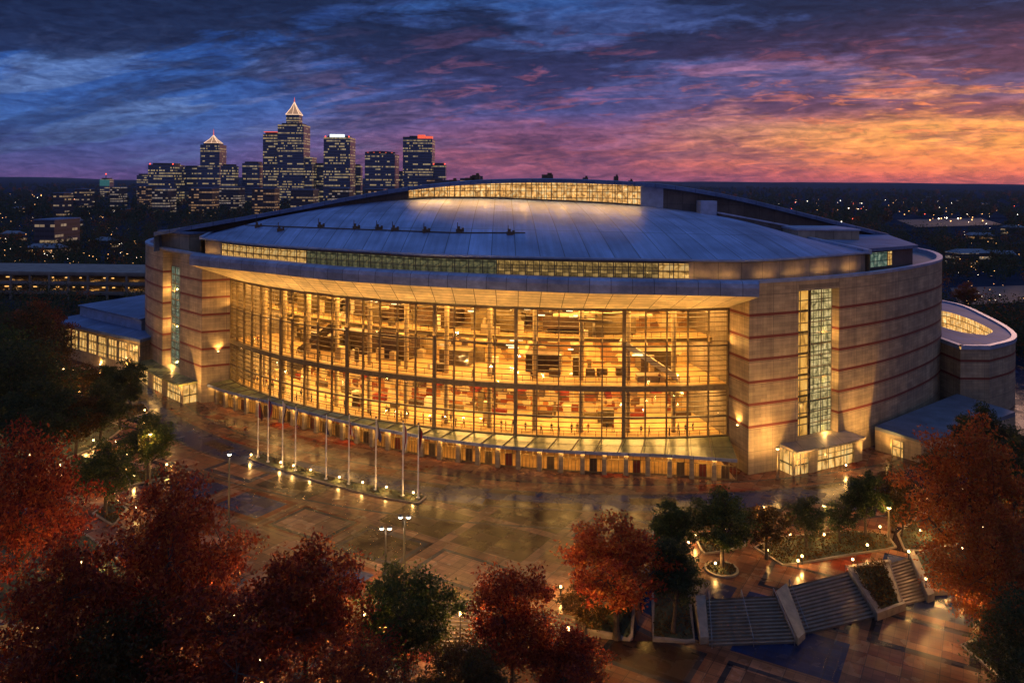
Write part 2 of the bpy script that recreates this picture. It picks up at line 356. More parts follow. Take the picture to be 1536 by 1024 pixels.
# physical sky below the clouds' colours, its sun in the same place as the lamp
nis = N(n, 'ShaderNodeTexSky'); nis.sky_type = 'NISHITA'; nis.sun_disc = False; nis.sun_elevation = SUN_EL; nis.sun_rotation = SUN_AZ
ns = mixc(nt, 1.0, nis.outputs[0], (.06, .06, .06), 'MULTIPLY')
c = mixc(nt, .04, c, ns, 'ADD')
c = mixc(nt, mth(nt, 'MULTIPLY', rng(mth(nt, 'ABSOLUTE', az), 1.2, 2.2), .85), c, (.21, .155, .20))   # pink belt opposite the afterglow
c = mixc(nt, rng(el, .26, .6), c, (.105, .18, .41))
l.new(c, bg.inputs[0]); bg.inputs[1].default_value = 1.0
sd = bpy.data.lights.new('sun', 'SUN'); so = bpy.data.objects.new('sun', sd); COL.objects.link(so)
sd.energy = 0.22; sd.angle = R_(8); sd.color = (1.0, .52, .34)
so.rotation_euler = (-Vector((math.sin(SUN_AZ) * math.cos(SUN_EL + R_(5)), math.cos(SUN_AZ) * math.cos(SUN_EL + R_(5)), math.sin(SUN_EL + R_(5))))).to_track_quat('-Z', 'Y').to_euler()
vs = scene.view_settings; vs.view_transform = 'Standard'; vs.look = 'None'; vs.exposure = 0; vs.gamma = 1; vs.use_curve_mapping = False
scene.cycles.max_bounces = 6; scene.cycles.diffuse_bounces = 2; scene.cycles.glossy_bounces = 2; scene.cycles.transparent_max_bounces = 12; scene.cycles.transmission_bounces = 2
scene.cycles.use_light_tree = True; scene.cycles.caustics_reflective = False; scene.cycles.caustics_refractive = False; scene.cycles.sample_clamp_indirect = 4
scene.cycles.use_denoising = True
# ------------------------------------------------------------------ arena
M = {}
M['stone'] = stone_mat('striped_stone', (.40, .325, .22))
M['stone_plain'] = stone_mat('plain_stone', (.38, .31, .21), stripes=False)
M['cap'] = plain('wall_cap_metal', (.30, .38, .56), .38, .35, .2, .6)
M['roof_gravel'] = plain('terrace_membrane', (.10, .13, .18), .45, 0, .3, .4, .1)
M['bronze'] = plain('bronze_frame', (.19, .14, .07), .45, .2, .25, 2)
M['bronze_light'] = plain('gilded_frame', (.20, .15, .08), .4, .4, .25, 2)
M['glass'] = glass_mat('curtain_glass', (.96, .93, .82))
M['canopy'] = None
def panel_metal(name, base, pw, ph, rough=.35, metal=.3, streak=(.08, 1.4), gap=.04, dark=.35, bias=(.85, 1.15)):
    m, n, l, b = new_mat(name); nt = m.node_tree
    tc = N(n, 'ShaderNodeTexCoord'); br = N(n, 'ShaderNodeTexBrick'); l.new(tc.outputs['UV'], br.inputs[0])
    br.offset = 0; br.inputs['Scale'].default_value = 1; br.inputs['Brick Width'].default_value = pw; br.inputs['Row Height'].default_value = ph; br.inputs['Mortar Size'].default_value = gap
    br.inputs['Color1'].default_value = (*[c * bias[0] for c in base], 1); br.inputs['Color2'].default_value = (*[c * bias[1] for c in base], 1); br.inputs['Mortar'].default_value = (*[c * dark for c in base], 1)
    mp = N(n, 'ShaderNodeMapping'); mp.inputs['Scale'].default_value = (streak[1], streak[0], 1); l.new(tc.outputs['UV'], mp.inputs[0])
    nz = N(n, 'ShaderNodeTexNoise'); nz.inputs['Scale'].default_value = 1; nz.inputs['Detail'].default_value = 7; nz.inputs['Roughness'].default_value = .65; l.new(mp.outputs[0], nz.inputs[0])
    r = ramp(n, [(.3, (.62, .64, .68)), (.7, (1.25, 1.22, 1.2))]); l.new(nz.outputs['Fac'], r.inputs[0])
    n3 = N(n, 'ShaderNodeTexNoise'); n3.inputs['Scale'].default_value = .12; n3.inputs['Detail'].default_value = 5; l.new(tc.outputs['UV'], n3.inputs[0])
    r3 = ramp(n, [(.35, (.66, .67, .70)), (.65, (1.16, 1.15, 1.12))]); l.new(n3.outputs['Fac'], r3.inputs[0])
    c = mixc(nt, 1., br.outputs[0], r.outputs[0], 'MULTIPLY'); c = mixc(nt, 1., c, r3.outputs[0], 'MULTIPLY'); l.new(c, b.inputs['Base Color'])
    rr = mth(nt, 'ADD', rough - .12, mth(nt, 'MULTIPLY', nz.outputs['Fac'], .24)); l.new(rr, b.inputs['Roughness']); setp(b, metal=metal)
    bp = N(n, 'ShaderNodeBump'); bp.inputs['Strength'].default_value = .3; bp.inputs['Distance'].default_value = .05; bp.invert = True; l.new(br.outputs['Fac'], bp.inputs['Height']); l.new(bp.outputs[0], b.inputs['Normal'])
    return m
M['dome'] = panel_metal('standing_seam_roof', (.24, .35, .62), 4.3, 13.5, .4, .25, (.05, 1.1), .09, .3)
M['fascia'] = panel_metal('fascia_panels', (.25, .31, .48), 3.6, 9, .4, .2, (.8, .6), .06, .3)
M['soffit'] = panel_metal('soffit_panels', (.72, .62, .42), 3.65, 1.55, .5, 0, (.5, .5), .075, .22)
M['slab'] = panel_metal('upper_roof_sheet', (.12, .19, .36), 5.2, 60, .55, .1, (.05, .8), .08, .4)
M['canopy'] = panel_metal('green_glass_canopy', (.42, .42, .15), 3.65, 3.1, .22, .1, (.7, .7), .07, .35, (.6, 1.2))
M['panel'] = panel_metal('tan_wall_panels', (.33, .27, .2), 4.2, 9, .5, .05, (.3, .6), .06, .4)
M['floor'] = plain('lobby_terrazzo', (.58, .38, .17), .3, 0, .25, .6)
M['lobby_wall'] = None
def clutter(name, cols, s=.34):
    # lobby wall finish: panels, posters, alcoves of different colours
    m, n, l, b = new_mat(name); nt = m.node_tree
    tc = N(n, 'ShaderNodeTexCoord'); mp = N(n, 'ShaderNodeMapping'); mp.inputs['Scale'].default_value = (s, s * 1.15, 1); l.new(tc.outputs['UV'], mp.inputs[0])
    v = N(n, 'ShaderNodeTexVoronoi'); v.distance = 'CHEBYCHEV'; v.inputs['Scale'].default_value = 1; v.inputs['Randomness'].default_value = .85; l.new(mp.outputs[0], v.inputs[0])
    sc = N(n, 'ShaderNodeSeparateColor'); l.new(v.outputs['Color'], sc.inputs[0])
    r = ramp(n, [(i / len(cols), c) for i, c in enumerate(cols)], 'CONSTANT'); l.new(sc.outputs[0], r.inputs[0])
    br = N(n, 'ShaderNodeTexBrick'); l.new(tc.outputs['UV'], br.inputs[0]); br.inputs['Scale'].default_value = 1; br.inputs['Brick Width'].default_value = 2.2; br.inputs['Row Height'].default_value = 1.1; br.offset = 0; br.inputs['Mortar Size'].default_value = .04
    br.inputs['Color1'].default_value = (.8, .8, .8, 1); br.inputs['Color2'].default_value = (1.1, 1.1, 1.1, 1); br.inputs['Mortar'].default_value = (.5, .45, .4, 1)
    c = mixc(nt, 1., r.outputs[0], br.outputs[0], 'MULTIPLY'); l.new(c, b.inputs['Base Color']); setp(b, rough=.5); return m
M['lobby_wall'] = clutter('lobby_wall_panels', [(.72, .5, .22), (.55, .34, .13), (.82, .62, .33), (.22, .10, .035), (.62, .42, .18), (.85, .7, .42), (.35, .18, .06), (.09, .05, .025), (.72, .5, .24), (.3, .16, .06)], .5)
M['lobby_wall_low'] = clutter('lobby_concession_panels', [(.75, .52, .25), (.34, .09, .03), (.82, .62, .34), (.5, .2, .06), (.85, .7, .42), (.26, .06, .02), (.62, .4, .16), (.8, .62, .36), (.2, .1, .04)], .62)
M['lobby_ceiling'] = panel_metal('lobby_ceiling_tiles', (.6, .46, .26), 3.6, 1.6, .6, 0, (.4, .4), .12, .35)
M['dark'] = plain('dark_fitting', (.10, .06, .032), .5, 0, .4, 1.2)
M['column'] = plain('lobby_column_paint', (.6, .47, .28), .5, 0, .15, 1)
M['band_lit'] = lit_window('band_window_lit', (.95, .50, .12), (1.0, .68, .26), .85, 1.15, 1.2, .55, 1.3)
M['band_mid'] = lit_window('band_window_half_lit', (.50, .30, .08), (.85, .52, .16), .62, 1.15, 1.2, .4, 7.7, (.03, .035, .03))
M['band_dim'] = lit_window('band_window_dim', (.20, .19, .09), (.48, .36, .12), .5, 1.15, 1.2, .3, 4.1, (.03, .035, .03))
M['cler'] = lit_window('clerestory_window_lit', (1.0, .48, .12), (1.0, .74, .34), 1.25, 1.3, 1.9, .5, 2.2)
M['door_lit'] = lit_window('door_glass_lit', (1.0, .52, .13), (1.0, .70, .26), 1.0, 1.6, 2.4, .75, 6.2)
M['store'] = glass_mat('storefront_glass', (.95, .9, .78))
M['teal'] = lit_window('stair_glass_teal', (.16, .27, .20), (.46, .52, .36), .62, 1.3, 1.5, .45, 3.3, (.03, .05, .045))
M['teal2'] = lit_window('stair_glass_pale', (.60, .46, .18), (1.0, .76, .34), .85, 1.3, 1.5, .75, 8.3, (.02, .03, .025))
M['amber'] = lit_window('stair_glass_amber', (.85, .40, .07), (1., .55, .12), .95, 2.0, 3.83, .85, 5.3)
M['red_door'] = plain('red_door_paint', (.22, .03, .02), .4, 0, .2, 2)

GL, GR = np.array((-63.3, 181.3)), np.array((39.0, 143.5))
chord = GR - GL; cl = np.linalg.norm(chord); sag = 15.5; RAD = ((cl / 2) ** 2 + sag ** 2) / (2 * sag)
inn = np.array((-chord[1], chord[0])) / cl; CEN = (GL + GR) / 2 + inn * (RAD - sag)
a0 = math.atan2(*(GL - CEN)[::-1]); a1 = math.atan2(*(GR - CEN)[::-1])
if a0 > 0: a0 -= 2 * math.pi
if a1 > 0: a1 -= 2 * math.pi
def arc(t, off=0.0):
    a = a0 + (a1 - a0) * t; return (CEN[0] + (RAD + off) * math.cos(a), CEN[1] + (RAD + off) * math.sin(a))
def arcang(t): return a0 + (a1 - a0) * t + math.pi / 2          # direction along the wall
def arcs(off, n=61, t0=0, t1=1): return [arc(t0 + (t1 - t0) * i / (n - 1), off) for i in range(n)]
arena = empty('arena', (-5, 215, 0), 'huge round arena with a glowing glass front, striped stone wings and a blue metal dome', 'arena')
ZR = 33.2                                                            # top of the stone wings
CL, CR = (-69.0, 178.5), (40.8, 137.0)
W = catmull([CR, (50, 141), (61, 147), (73, 155.5), (84, 165.5), (92.5, 174.5), (98.5, 183), (104, 195), (107, 209), (106, 235), (90, 268), (55, 290), (0, 298), (-50, 292), (-85, 275), (-100, 250), (-101.5, 229), (-99, 217), (-94.5, 207.5), (-87, 197.5), (-78, 187.5), CL], 1.0)
pxs = [pxof(p[0], p[1], 15) for p in W]
nw = len(W)
def find(px, lo, hi):
    return min(range(lo, hi), key=lambda i: abs(pxs[i] - px))
i1, i2 = find(1199, 0, 40), find(1257, 0, 40)
j1, j2 = find(243, nw - 40, nw), find(271, nw - 40, nw)
WALLP = [(0, -3.2), (0, ZR - .5), (.12, ZR - .5), (.12, ZR), (-1.1, ZR), (-1.1, ZR - 1.1)]
def wing(c):
    m = MB(); m.sweep(c, WALLP[:2], 0); m.build('wing_wall', M['stone'], arena)
    m = MB(); m.sweep(c, WALLP[1:], 0); m.build('wall_cap', M['cap'], arena)
wing(W[:i1 + 1]); wing(W[i2:j1 + 1]); wing(W[j2:])
for a, b in ((i1, i2), (j1, j2)): m = MB(); m.sweep(W[a:b + 1], WALLP[1:], 0); m.build('wall_cap', M['cap'], arena)
def slot(c, z0, z1, depth, parts, top_to):
    # tall stair window set back in the wall: lintel, side walls, panes between bronze frames
    m = MB(); m.sweep(c, [(-depth, z1), (0, z1), (0, ZR - .5)], 0); m.build('slot_lintel', M['stone_plain'], arena); m = MB(); m.sweep(c, [(0, -3.2), (0, z0), (-depth, z0)], 0); m.build('slot_sill', M['stone_plain'], arena)
    b = offs(c, -depth)
    m = MB()
    for k in (0, -1): m.face([(*c[k], z0), (*b[k], z0), (*b[k], z1), (*c[k], z1)], [(0, z0), (depth, z0), (depth, z1), (0, z1)])
    m.build('slot_side_wall', M['stone'], arena)
    b = resample(b, 41)
    for f0, f1, mat, za, zb in parts:
        i, j = int(f0 * 40), int(f1 * 40)
        m = MB(); m.sweep(b[i:j + 1], [(0, za), (0, zb)]); pane = m.build('stair_window', M[mat], arena)
        m = MB(); s = b[i:j + 1]
        nz = int((zb - za) / 1.92); k = max(1, round((f1 - f0) * 4))
        for q in range(nz + 1):
            z = za + (zb - za) * q / nz
            m.sweep(s, [(.02, z - .08), (.14, z - .08), (.14, z + .08), (.02, z + .08)])
        for q in range(k + 1):
            p = s[int(q * (len(s) - 1) / k)]; nn = normals(s)[int(q * (len(s) - 1) / k)]
            m.box((p[0] + nn[0] * .1, p[1] + nn[1] * .1, za), (.14, .14, zb - za), 0)
        m.build('frame', M['bronze'], pane)
    if top_to:
        m = MB(); m.sweep(b, [(0.0, top_to), (0.0, z1)]); m.build('slot_infill', M['stone_plain'], arena)
slot(W[i1:i2 + 1], 4.5, 30.9, 1.7, [(.08, .42, 'amber', 4.5, 30.9), (.45, 1, 'teal2', 4.5, 30.9)], None)
slot(W[j1:j2 + 1], 4.5, 32.3, 2.2, [(.0, 1, 'teal', 4.5, 28.6)], 28.6)
# walls that turn in towards the glass
m = MB()
for a, b in ((CL, tuple(GL)), (tuple(GR), CR)):
    d = math.hypot(b[0] - a[0], b[1] - a[1]); m = MB()
    m.face([(*a, -.2), (*b, -.2), (*b, ZR - .6), (*a, ZR - .6)], [(0, -.2), (d, -.2), (d, ZR - .6), (0, ZR - .6)])
    m.build('jamb_wall', M['stone'], arena)
# flat roof inside the parapet
inner = offs(W, -1.1)
m = MB(); m.face([(p[0], p[1], ZR - 1.0) for p in inner] + [(*arc(t, -.5), ZR - 1.0) for t in (0, .25, .5, .75, 1)]); m.build('roof_terrace', M['roof_gravel'], arena)
# ---- great window
ZG0, ZG1 = 4.7, 27.6
m = MB(); m.sweep(arcs(0), [(0, ZG0), (0, ZG1)]); cw = m.build('curtain_glass', M['glass'], arena)
NB = 30; heavy = {0, 6, 11, 16, 20, 25, 30}
for i in range(NB + 1):
    t = i / NB; p = arc(t, .0); ww = .62 if i in heavy else .2
    m = MB(); q = arc(t, .12); m.box((q[0], q[1], ZG0), (ww, .5, ZG1 - ZG0), arcang(t)); m.build('mullion', M['bronze'], cw)
for z, h, d in ((4.75, .3, .3), (6.45, .1, .16), (8.3, .3, .25), (10.1, .1, .16), (11.9, .1, .16), (13.45, .95, .45), (15.5, .1, .16), (17.3, .1, .16), (19.1, .12, .16), (20.9, .26, .2), (22.6, .1, .16), (24.3, .1, .16), (26.0, .1, .16), (27.4, .4, .4)):
    m = MB(); m.sweep(arcs(.0), [(-d, z - h / 2), (d, z - h / 2), (d, z + h / 2), (-d, z + h / 2), (-d, z - h / 2)]); m.build('transom', M['bronze'], cw)
for z in (7.4, 9.2, 11.0, 12.4, 14.6, 16.4, 18.2, 20.0, 21.7, 23.4, 25.1, 26.7):
    m = MB(); m.sweep(arcs(.0), [(-.06, z - .06), (.12, z - .06), (.12, z + .06), (-.06, z + .06), (-.06, z - .06)]); m.build('glazing_bar', M['bronze_light'], cw)
# ---- lobby inside
BK = -17.0
def slabp(name, o0, o1, z0, z1, mats, n=61):
    m = MB(); a, b = arcs(o0, n), arcs(o1, n)
    for i in range(n - 1):
        u0, u1 = 109 * i / (n - 1), 109 * (i + 1) / (n - 1); d = abs(o1 - o0)
        m.face([(*a[i], z1), (*a[i + 1], z1), (*b[i + 1], z1), (*b[i], z1)], [(u0, 0), (u1, 0), (u1, d), (u0, d)], 0)
        m.face([(*a[i], z0), (*b[i], z0), (*b[i + 1], z0), (*a[i + 1], z0)], [(u0, 0), (u0, d), (u1, d), (u1, 0)], 1)
        m.face([(*a[i], z0), (*a[i + 1], z0), (*a[i + 1], z1), (*a[i], z1)], [(u0, z0), (u1, z0), (u1, z1), (u0, z1)], 2)
    return m.build(name, mats, arena)
slabp('lobby_floor', -.35, BK, 3.9, 4.4, [M['floor'], M['lobby_ceiling'], M['bronze']])
slabp('upper_lobby_floor', -.6, BK, 13.0, 13.9, [M['floor'], M['lobby_ceiling'], M['bronze']])
slabp('balcony_floor', -6.5, BK, 20.3, 21.0, [M['floor'], M['lobby_ceiling'], M['bronze_light']])
slabp('lobby_ceiling', -.2, BK, 28.4, 28.8, [M['roof_gravel'], M['lobby_ceiling'], M['bronze']])
m = MB(); m.sweep(arcs(BK), [(0, 4.4), (0, 13.0)]); m.build('lobby_back_wall', M['lobby_wall_low'], arena)
m = MB(); m.sweep(arcs(BK), [(0, 13.9), (0, 28.4)]); m.build('upper_lobby_back_wall', M['lobby_wall'], arena)
for t in (0, 1):
    m = MB(); a, b = arc(t, -.3), arc(t, BK); m.face([(*a, 0), (*b, 0), (*b, 28.4), (*a, 28.4)]); m.build('lobby_end_wall', M['panel'], arena)
for i in range(1, 13):
    t = i / 13
    p = arc(t, -4.2); m = MB(); m.lathe((p[0], p[1], 4.4), [(.45, 0), (.45, 23.9)], 12); m.build('lobby_column', M['column'], arena, smooth=True)
for i in range(16):                                                   # roof trusses seen through the top panes
    t = (i + .5) / 16; a, b = arc(t, -.8), arc(t, BK + .3); m = MB()
    m.beam((*a, 27.9), (*b, 27.9), .3, .5); m.beam((*a, 26.6), (*b, 26.9), .22, .22)
    for q in range(6):
        f0, f1 = q / 6, (q + .5) / 6; f2 = (q + 1) / 6; L = lambda f: tuple(np.array(a) * (1 - f) + np.array(b) * f)
        m.beam((*L(f0), 27.9), (*L(f1), 26.7), .12, .12); m.beam((*L(f1), 26.7), (*L(f2), 27.9), .12, .12)
    m.build('roof_truss', M['bronze_light'], arena)
for k, (o, z, h) in enumerate(((-7, 21.0, 1.1), (-1.6, 13.9, 1.1), (-1.3, 4.4, 1.0))):   # railings
    m = MB(); m.sweep(arcs(o, 91), [(-.04, z + h), (.04, z + h), (.04, z + h + .09), (-.04, z + h + .09), (-.04, z + h)])
    m.sweep(arcs(o, 91), [(0, z + h * .5), (0, z + h * .5 + .05)])
    for i in range(60): p = arc((i + .5) / 60, o); m.box((p[0], p[1], z), (.08, .08, h), arcang((i + .5) / 60))
    m.build('lobby_railing', M['bronze'], arena)
# dark seating banks, counters, ramps and screens that stand in the lobby
def block(name, t0, t1, o0, o1, z0, z1, mat, slope=0.0, n=9):
    m = MB(); a, b = arcs(o0, n, t0, t1), arcs(o1, n, t0, t1)
    for i in range(n - 1):
        s0, s1 = slope * i / (n - 1), slope * (i + 1) / (n - 1)
        A, B, C_, D = (*a[i], z0 + s0), (*a[i + 1], z0 + s1), (*a[i + 1], z1 + s1), (*a[i], z1 + s0)
        E, F, G, H_ = (*b[i], z0 + s0), (*b[i + 1], z0 + s1), (*b[i + 1], z1 + s1), (*b[i], z1 + s0)
        m.face([A, B, C_, D]); m.face([D, C_, G, H_]); m.face([E, H_, G, F]); m.face([A, E, F, B])
        if i == 0: m.face([A, D, H_, E])
        if i == n - 2: m.face([B, F, G, C_])
    return m.build(name, mat, arena)
block('service_core', .67, .735, -9, -15, 13.9, 17.3, M['dark']); block('service_core', .36, .43, -10, -15, 13.9, 19.2, M['dark'])
block('service_core', .17, .25, -8, -13, 13.9, 17.2, M['dark']); block('service_core', .27, .33, -10, -14, 13.9, 18.6, M['dark'])
block('service_core', .50, .56, -10, -15, 13.9, 16.9, M['bronze']); block('service_core', .88, .94, -10, -15, 13.9, 17.8, M['bronze'])
M['white_lit'] = plain('white_plaster', (.85, .78, .62), .5, 0, .1, 1)
block('stair_ramp', .86, .905, -3, -5.2, 13.95, 15.0, M['column'], -0.0)
m = MB(); a, b = arc(.835, -4.5), arc(.93, -4.5); m.beam((*a, 20.9), (*b, 14.2), 2.2, 1.0); m.build('escalator', M['white_lit'], arena)
m = MB(); a, b = arc(.20, -5), arc(.30, -5); m.beam((*a, 14.2), (*b, 20.9), 2.2, .9); m.build('escalator', M['bronze_light'], arena)
for t0, t1, z, hh in ((.04, .12, 17, 3.0), (.13, .2, 21.2, 3.4), (.30, .40, 22, 3), (.45, .53, 21.5, 2.6), (.58, .66, 21.2, 4.0), (.70, .78, 22, 2.4), (.80, .87, 21.2, 3.2)):
    block('seating_bank', t0, t1, -10, -15.5, z, z + hh, M['dark'] if z > 21.3 else M['bronze'])
for k in range(22):                                                    # lit concession fronts and their red signs on the main floor
    t0 = .02 + k * .0445
    block('concession_sign', t0, t0 + .012 + .005 * (k % 3), BK + 3.2, BK + .2, 7.9 + .5 * (k % 3), 8.7 + .5 * (k % 3), (M['red_door'], M['bronze_light'], M['red_door'], M['dark'])[k % 4])
    if k % 2: block('concession_counter', t0, t0 + .03, BK + 5, BK + 3.8, 4.4, 5.5, (M['dark'], M['red_door'], M['bronze'])[k % 3])
rk = random.Random(17)
for k in range(110):                                                    # screens, partitions and shelving of many sizes on the upper levels
    t0 = rk.random() * .96; lv = rk.choice((13.9, 13.9, 21.0, 21.0, 4.4)); o_ = rk.uniform(-15.5, -6.8 if lv > 20 else -3.5)
    block('partition', t0, t0 + rk.uniform(.003, .022), o_, o_ - rk.uniform(.2, 1.6), lv, lv + rk.uniform(.8, 3.8), rk.choice((M['bronze'], M['bronze_light'], M['bronze_light'], M['column'], M['column'], M['white_lit'])), 0, 3)
for k in range(48):                                                    # hanging beams and ducts
    t0 = rk.random() * .9; z_ = rk.choice((11.9, 19.2, 24.6, 25.6)); o_ = rk.uniform(-15, -2.5)
    block('ceiling_duct', t0, t0 + rk.uniform(.03, .12), o_, o_ - rk.uniform(.3, .9), z_, z_ + rk.uniform(.25, .6), rk.choice((M['bronze'], M['bronze_light'], M['column'])), rk.uniform(-.6, .6), 5)
M['lobby_lamp'] = emit('lobby_lamp', (1.0, .78, .42), 3.2)
for k in range(70):
    t0 = rk.random() * .985; z_ = rk.choice((11.6, 12.3, 18.6, 19.6, 25.4, 26.3)); o_ = rk.uniform(-14, -2.5); block('lobby_lamp', t0, t0 + rk.uniform(.006, .02), o_, o_ - .3, z_, z_ + .16, M['lobby_lamp'], 0, 2)
for k in range(10):
    t = .05 + k * .1; 
    for (z, o, e, sx, sy) in ((12.7, -8.5, 3300, 9, 8), (19.9, -11.5, 2500, 9, 6), (28.2, -5.2, 4400, 9, 7)):
        p = arc(t, o); light('AREA', (p[0], p[1], z), e * 1.0, WARM if z > 13 else (1.0, .54, .15), shape='RECTANGLE', size=sx, size_y=sy, parent=arena)
# ---- overhang: fascia and golden soffit
fas = catmull([tuple(gp(x, y, 33.5).xy) for x, y in ((284, 381.5), (340, 387), (400, 392.5), (500, 402), (650, 410.5), (850, 418.5), (1000, 421.5), (1139, 424.5))], 1.5)
fas = resample(fas, 61)
m = MB(); m.sweep(fas, [(-.2, 31.15), (0, 31.2), (.05, 32.6), (-.15, 33.3), (-.8, 33.62), (-2.6, 33.62), (-2.6, 33.0)], caps=True); m.build('fascia', M['fascia'], arena)
m = MB(); aa = arcs(.25)
fb = offs(fas, -.2)
for i in range(60):
    u0, u1 = 109 * i / 60, 109 * (i + 1) / 60
    for s in range(3):
        L = lambda i_, s_: tuple(Vector((*fb[i_], 31.15)).lerp(Vector((*aa[i_], 27.62)), s_ / 3))
        m.face([L(i, s), L(i + 1, s), L(i + 1, s + 1), L(i, s + 1)], [(u0, s * 3.1), (u1, s * 3.1), (u1, s * 3.1 + 3.1), (u0, s * 3.1 + 3.1)])
m.build('soffit', M['soffit'], arena)
bcur_px = [(303, 358.5), (382, 367), (470, 373), (560, 378), (650, 383), (850, 388), (1000, 390.5), (1125, 391.5), (1215, 386.5), (1303, 379.5)]
ZE = 36.3
eave = resample(catmull([tuple(gp(x, y, ZE).xy) for x, y in bcur_px], 1.5), 121)
bw = offs(eave, -.7)
m = MB(); a = resample(offs(fas, -2.6), 61); b = resample([p for p in bw if pxof(p[0], p[1], ZE) < 1150], 61)
for i in range(60): m.face([(*a[i], 33.0), (*a[i + 1], 33.0), (*b[i + 1], 33.0), (*b[i], 33.0)])
m.build('overhang_gutter', M['roof_gravel'], arena)
m = MB(); m.sweep(bw, [(0, ZR - 1), (0, ZE - .1)]); m.build('band_wall', M['panel'], arena)
bp = [pxof(p[0], p[1], 35) for p in bw]
edges = np.interp(np.linspace(0, 1, 40), [0, 1], [0, 1])
ws = [i for i in range(121) if 331 < bp[i] < 1030]
for k in range(ws[0], ws[-1], 2):
    seg = offs(bw[k:k + 3], .06); pc = bp[k + 1]
    mat = M['band_lit'] if pc < 458 or pc > 985 else M['band_dim'] if pc < 750 else M['band_mid']
    m = MB(); m.sweep(seg, [(0, 33.1), (0, 35.75)]); pane = m.build('band_window', mat, arena)
    m = MB()
    for z in (33.1, 34.4, 35.75): m.sweep(seg, [(.01, z - .05), (.1, z - .05), (.1, z + .05), (.01, z + .05)])
    m.box((*seg[0], 33.1), (.16, .2, 2.7), 0); m.build('frame', M['bronze'], pane)
# ---- dome
YF = lambda x: 200 + (x + 87) / 184 * 7
backx = [(-75, 36.6), (-66, 38.8), (-57, 41.0), (-42, 43.6), (-25, 45.2), (-8, 45.5), (6, 45.1), (29, 44.1), (47, 42.4), (58, 40.4), (68, 37.3)]
back = resample([(x, YF(x) + 1.0, z) for x, z in catmull(backx, 2)], 121)
rows = 24; grid = []
for i in range(121):
    e = Vector((*eave[i], ZE + .12)); b_ = Vector(back[i]); t = i / 120; col = []
    for r_ in range(rows + 1):
        s = r_ / rows; p = e.lerp(b_, s); p.z += 1.3 * math.sin(math.pi * s) * min(1, math.sin(math.pi * t) * 3); col.append(p)
    grid.append(col)
m = MB()
Lw = [0.0]
for i in range(1, 121): Lw.append(Lw[-1] + (grid[i][8] - grid[i - 1][8]).length)
for i in range(120):
    for r_ in range(rows):
        L0, L1 = (grid[i][r_ + 1] - grid[i][r_]).length * 24, 0
        m.face([grid[i][r_], grid[i + 1][r_], grid[i + 1][r_ + 1], grid[i][r_ + 1]], [(Lw[i], 62 * r_ / rows * .72), (Lw[i + 1], 62 * r_ / rows * .72), (Lw[i + 1], 62 * (r_ + 1) / rows * .72), (Lw[i], 62 * (r_ + 1) / rows * .72)])
dome = m.build('dome_roof', M['dome'], arena, smooth=True)
bvh = BVHTree.FromPolygons([Vector(v) for v in m.v], m.f)
m = MB(); m.sweep(eave, [(-.7, ZE - .15), (0, ZE - .15), (.05, ZE + .1), (0, ZE + .3), (-.7, ZE + .2)], caps=True); m.build('eave', M['cap'], arena)
m = MB(); m.beam(grid[120][0] + Vector((.2, 0, .1)), Vector(back[120]) + Vector((.2, 0, .2)), .9, .9); m.build('roof_rim', M['cap'], arena); m = MB(); m.beam(grid[0][0] + Vector((-.2, 0, .1)), Vector(back[0]) + Vector((0, 0, .2)), .8, .7)
m.build('roof_rim', M['cap'], arena)
m = MB(); a, b = grid[120][0], Vector(back[120]); m.face([(a.x + .3, a.y, 32.2), (b.x + .3, b.y, 32.2), (b.x + .3, b.y, b.z), (a.x + .3, a.y, a.z)]); m.build('dome_side_wall', M['panel'], arena); m = MB()
a, b = grid[0][0], Vector(back[0]); m.face([(a.x - .3, a.y, 32.2), (b.x - .3, b.y, 32.2), (b.x - .3, b.y, b.z), (a.x - .3, a.y, a.z)]); m.build('dome_side_wall', M['panel'], arena)
for px, py in ((363, 336), (386, 341), (419.5, 346.5), (480, 341), (533, 343.5), (567, 344.5), (591, 346), (638, 348.5), (688.5, 348), (764.5, 352)):
    d = ray(px, py).normalized(); hit = bvh.ray_cast(Vector((0, 0, H)), d)[0]
    if hit is None: continue
    m = MB(); m.box((hit.x, hit.y, hit.z - .15), (1.1, .9, .75), .3); m.box((hit.x - .1, hit.y, hit.z + .6), (.5, .5, .55), .3); m.box((hit.x + .75, hit.y + .2, hit.z - .15), (.4, .4, 1.0), .3); m.tube([(hit.x - .3, hit.y, hit.z + .9), (hit.x - .3, hit.y, hit.z + 1.9)], [.09, .07], 6)
    m.build('roof_vent', M['dark'], dome)
cable = []
for px in range(356, 800, 12):
    hit = bvh.ray_cast(Vector((0, 0, H)), ray(px, 338 + 12 * min(1, (px - 356) / 330)).normalized())[0]
    if hit is not None: cable.append(hit + Vector((0, 0, .12)))
m = MB(); m.tube(cable, [.13] * len(cable), 5); m.build('roof_cable', M['dark'], dome)
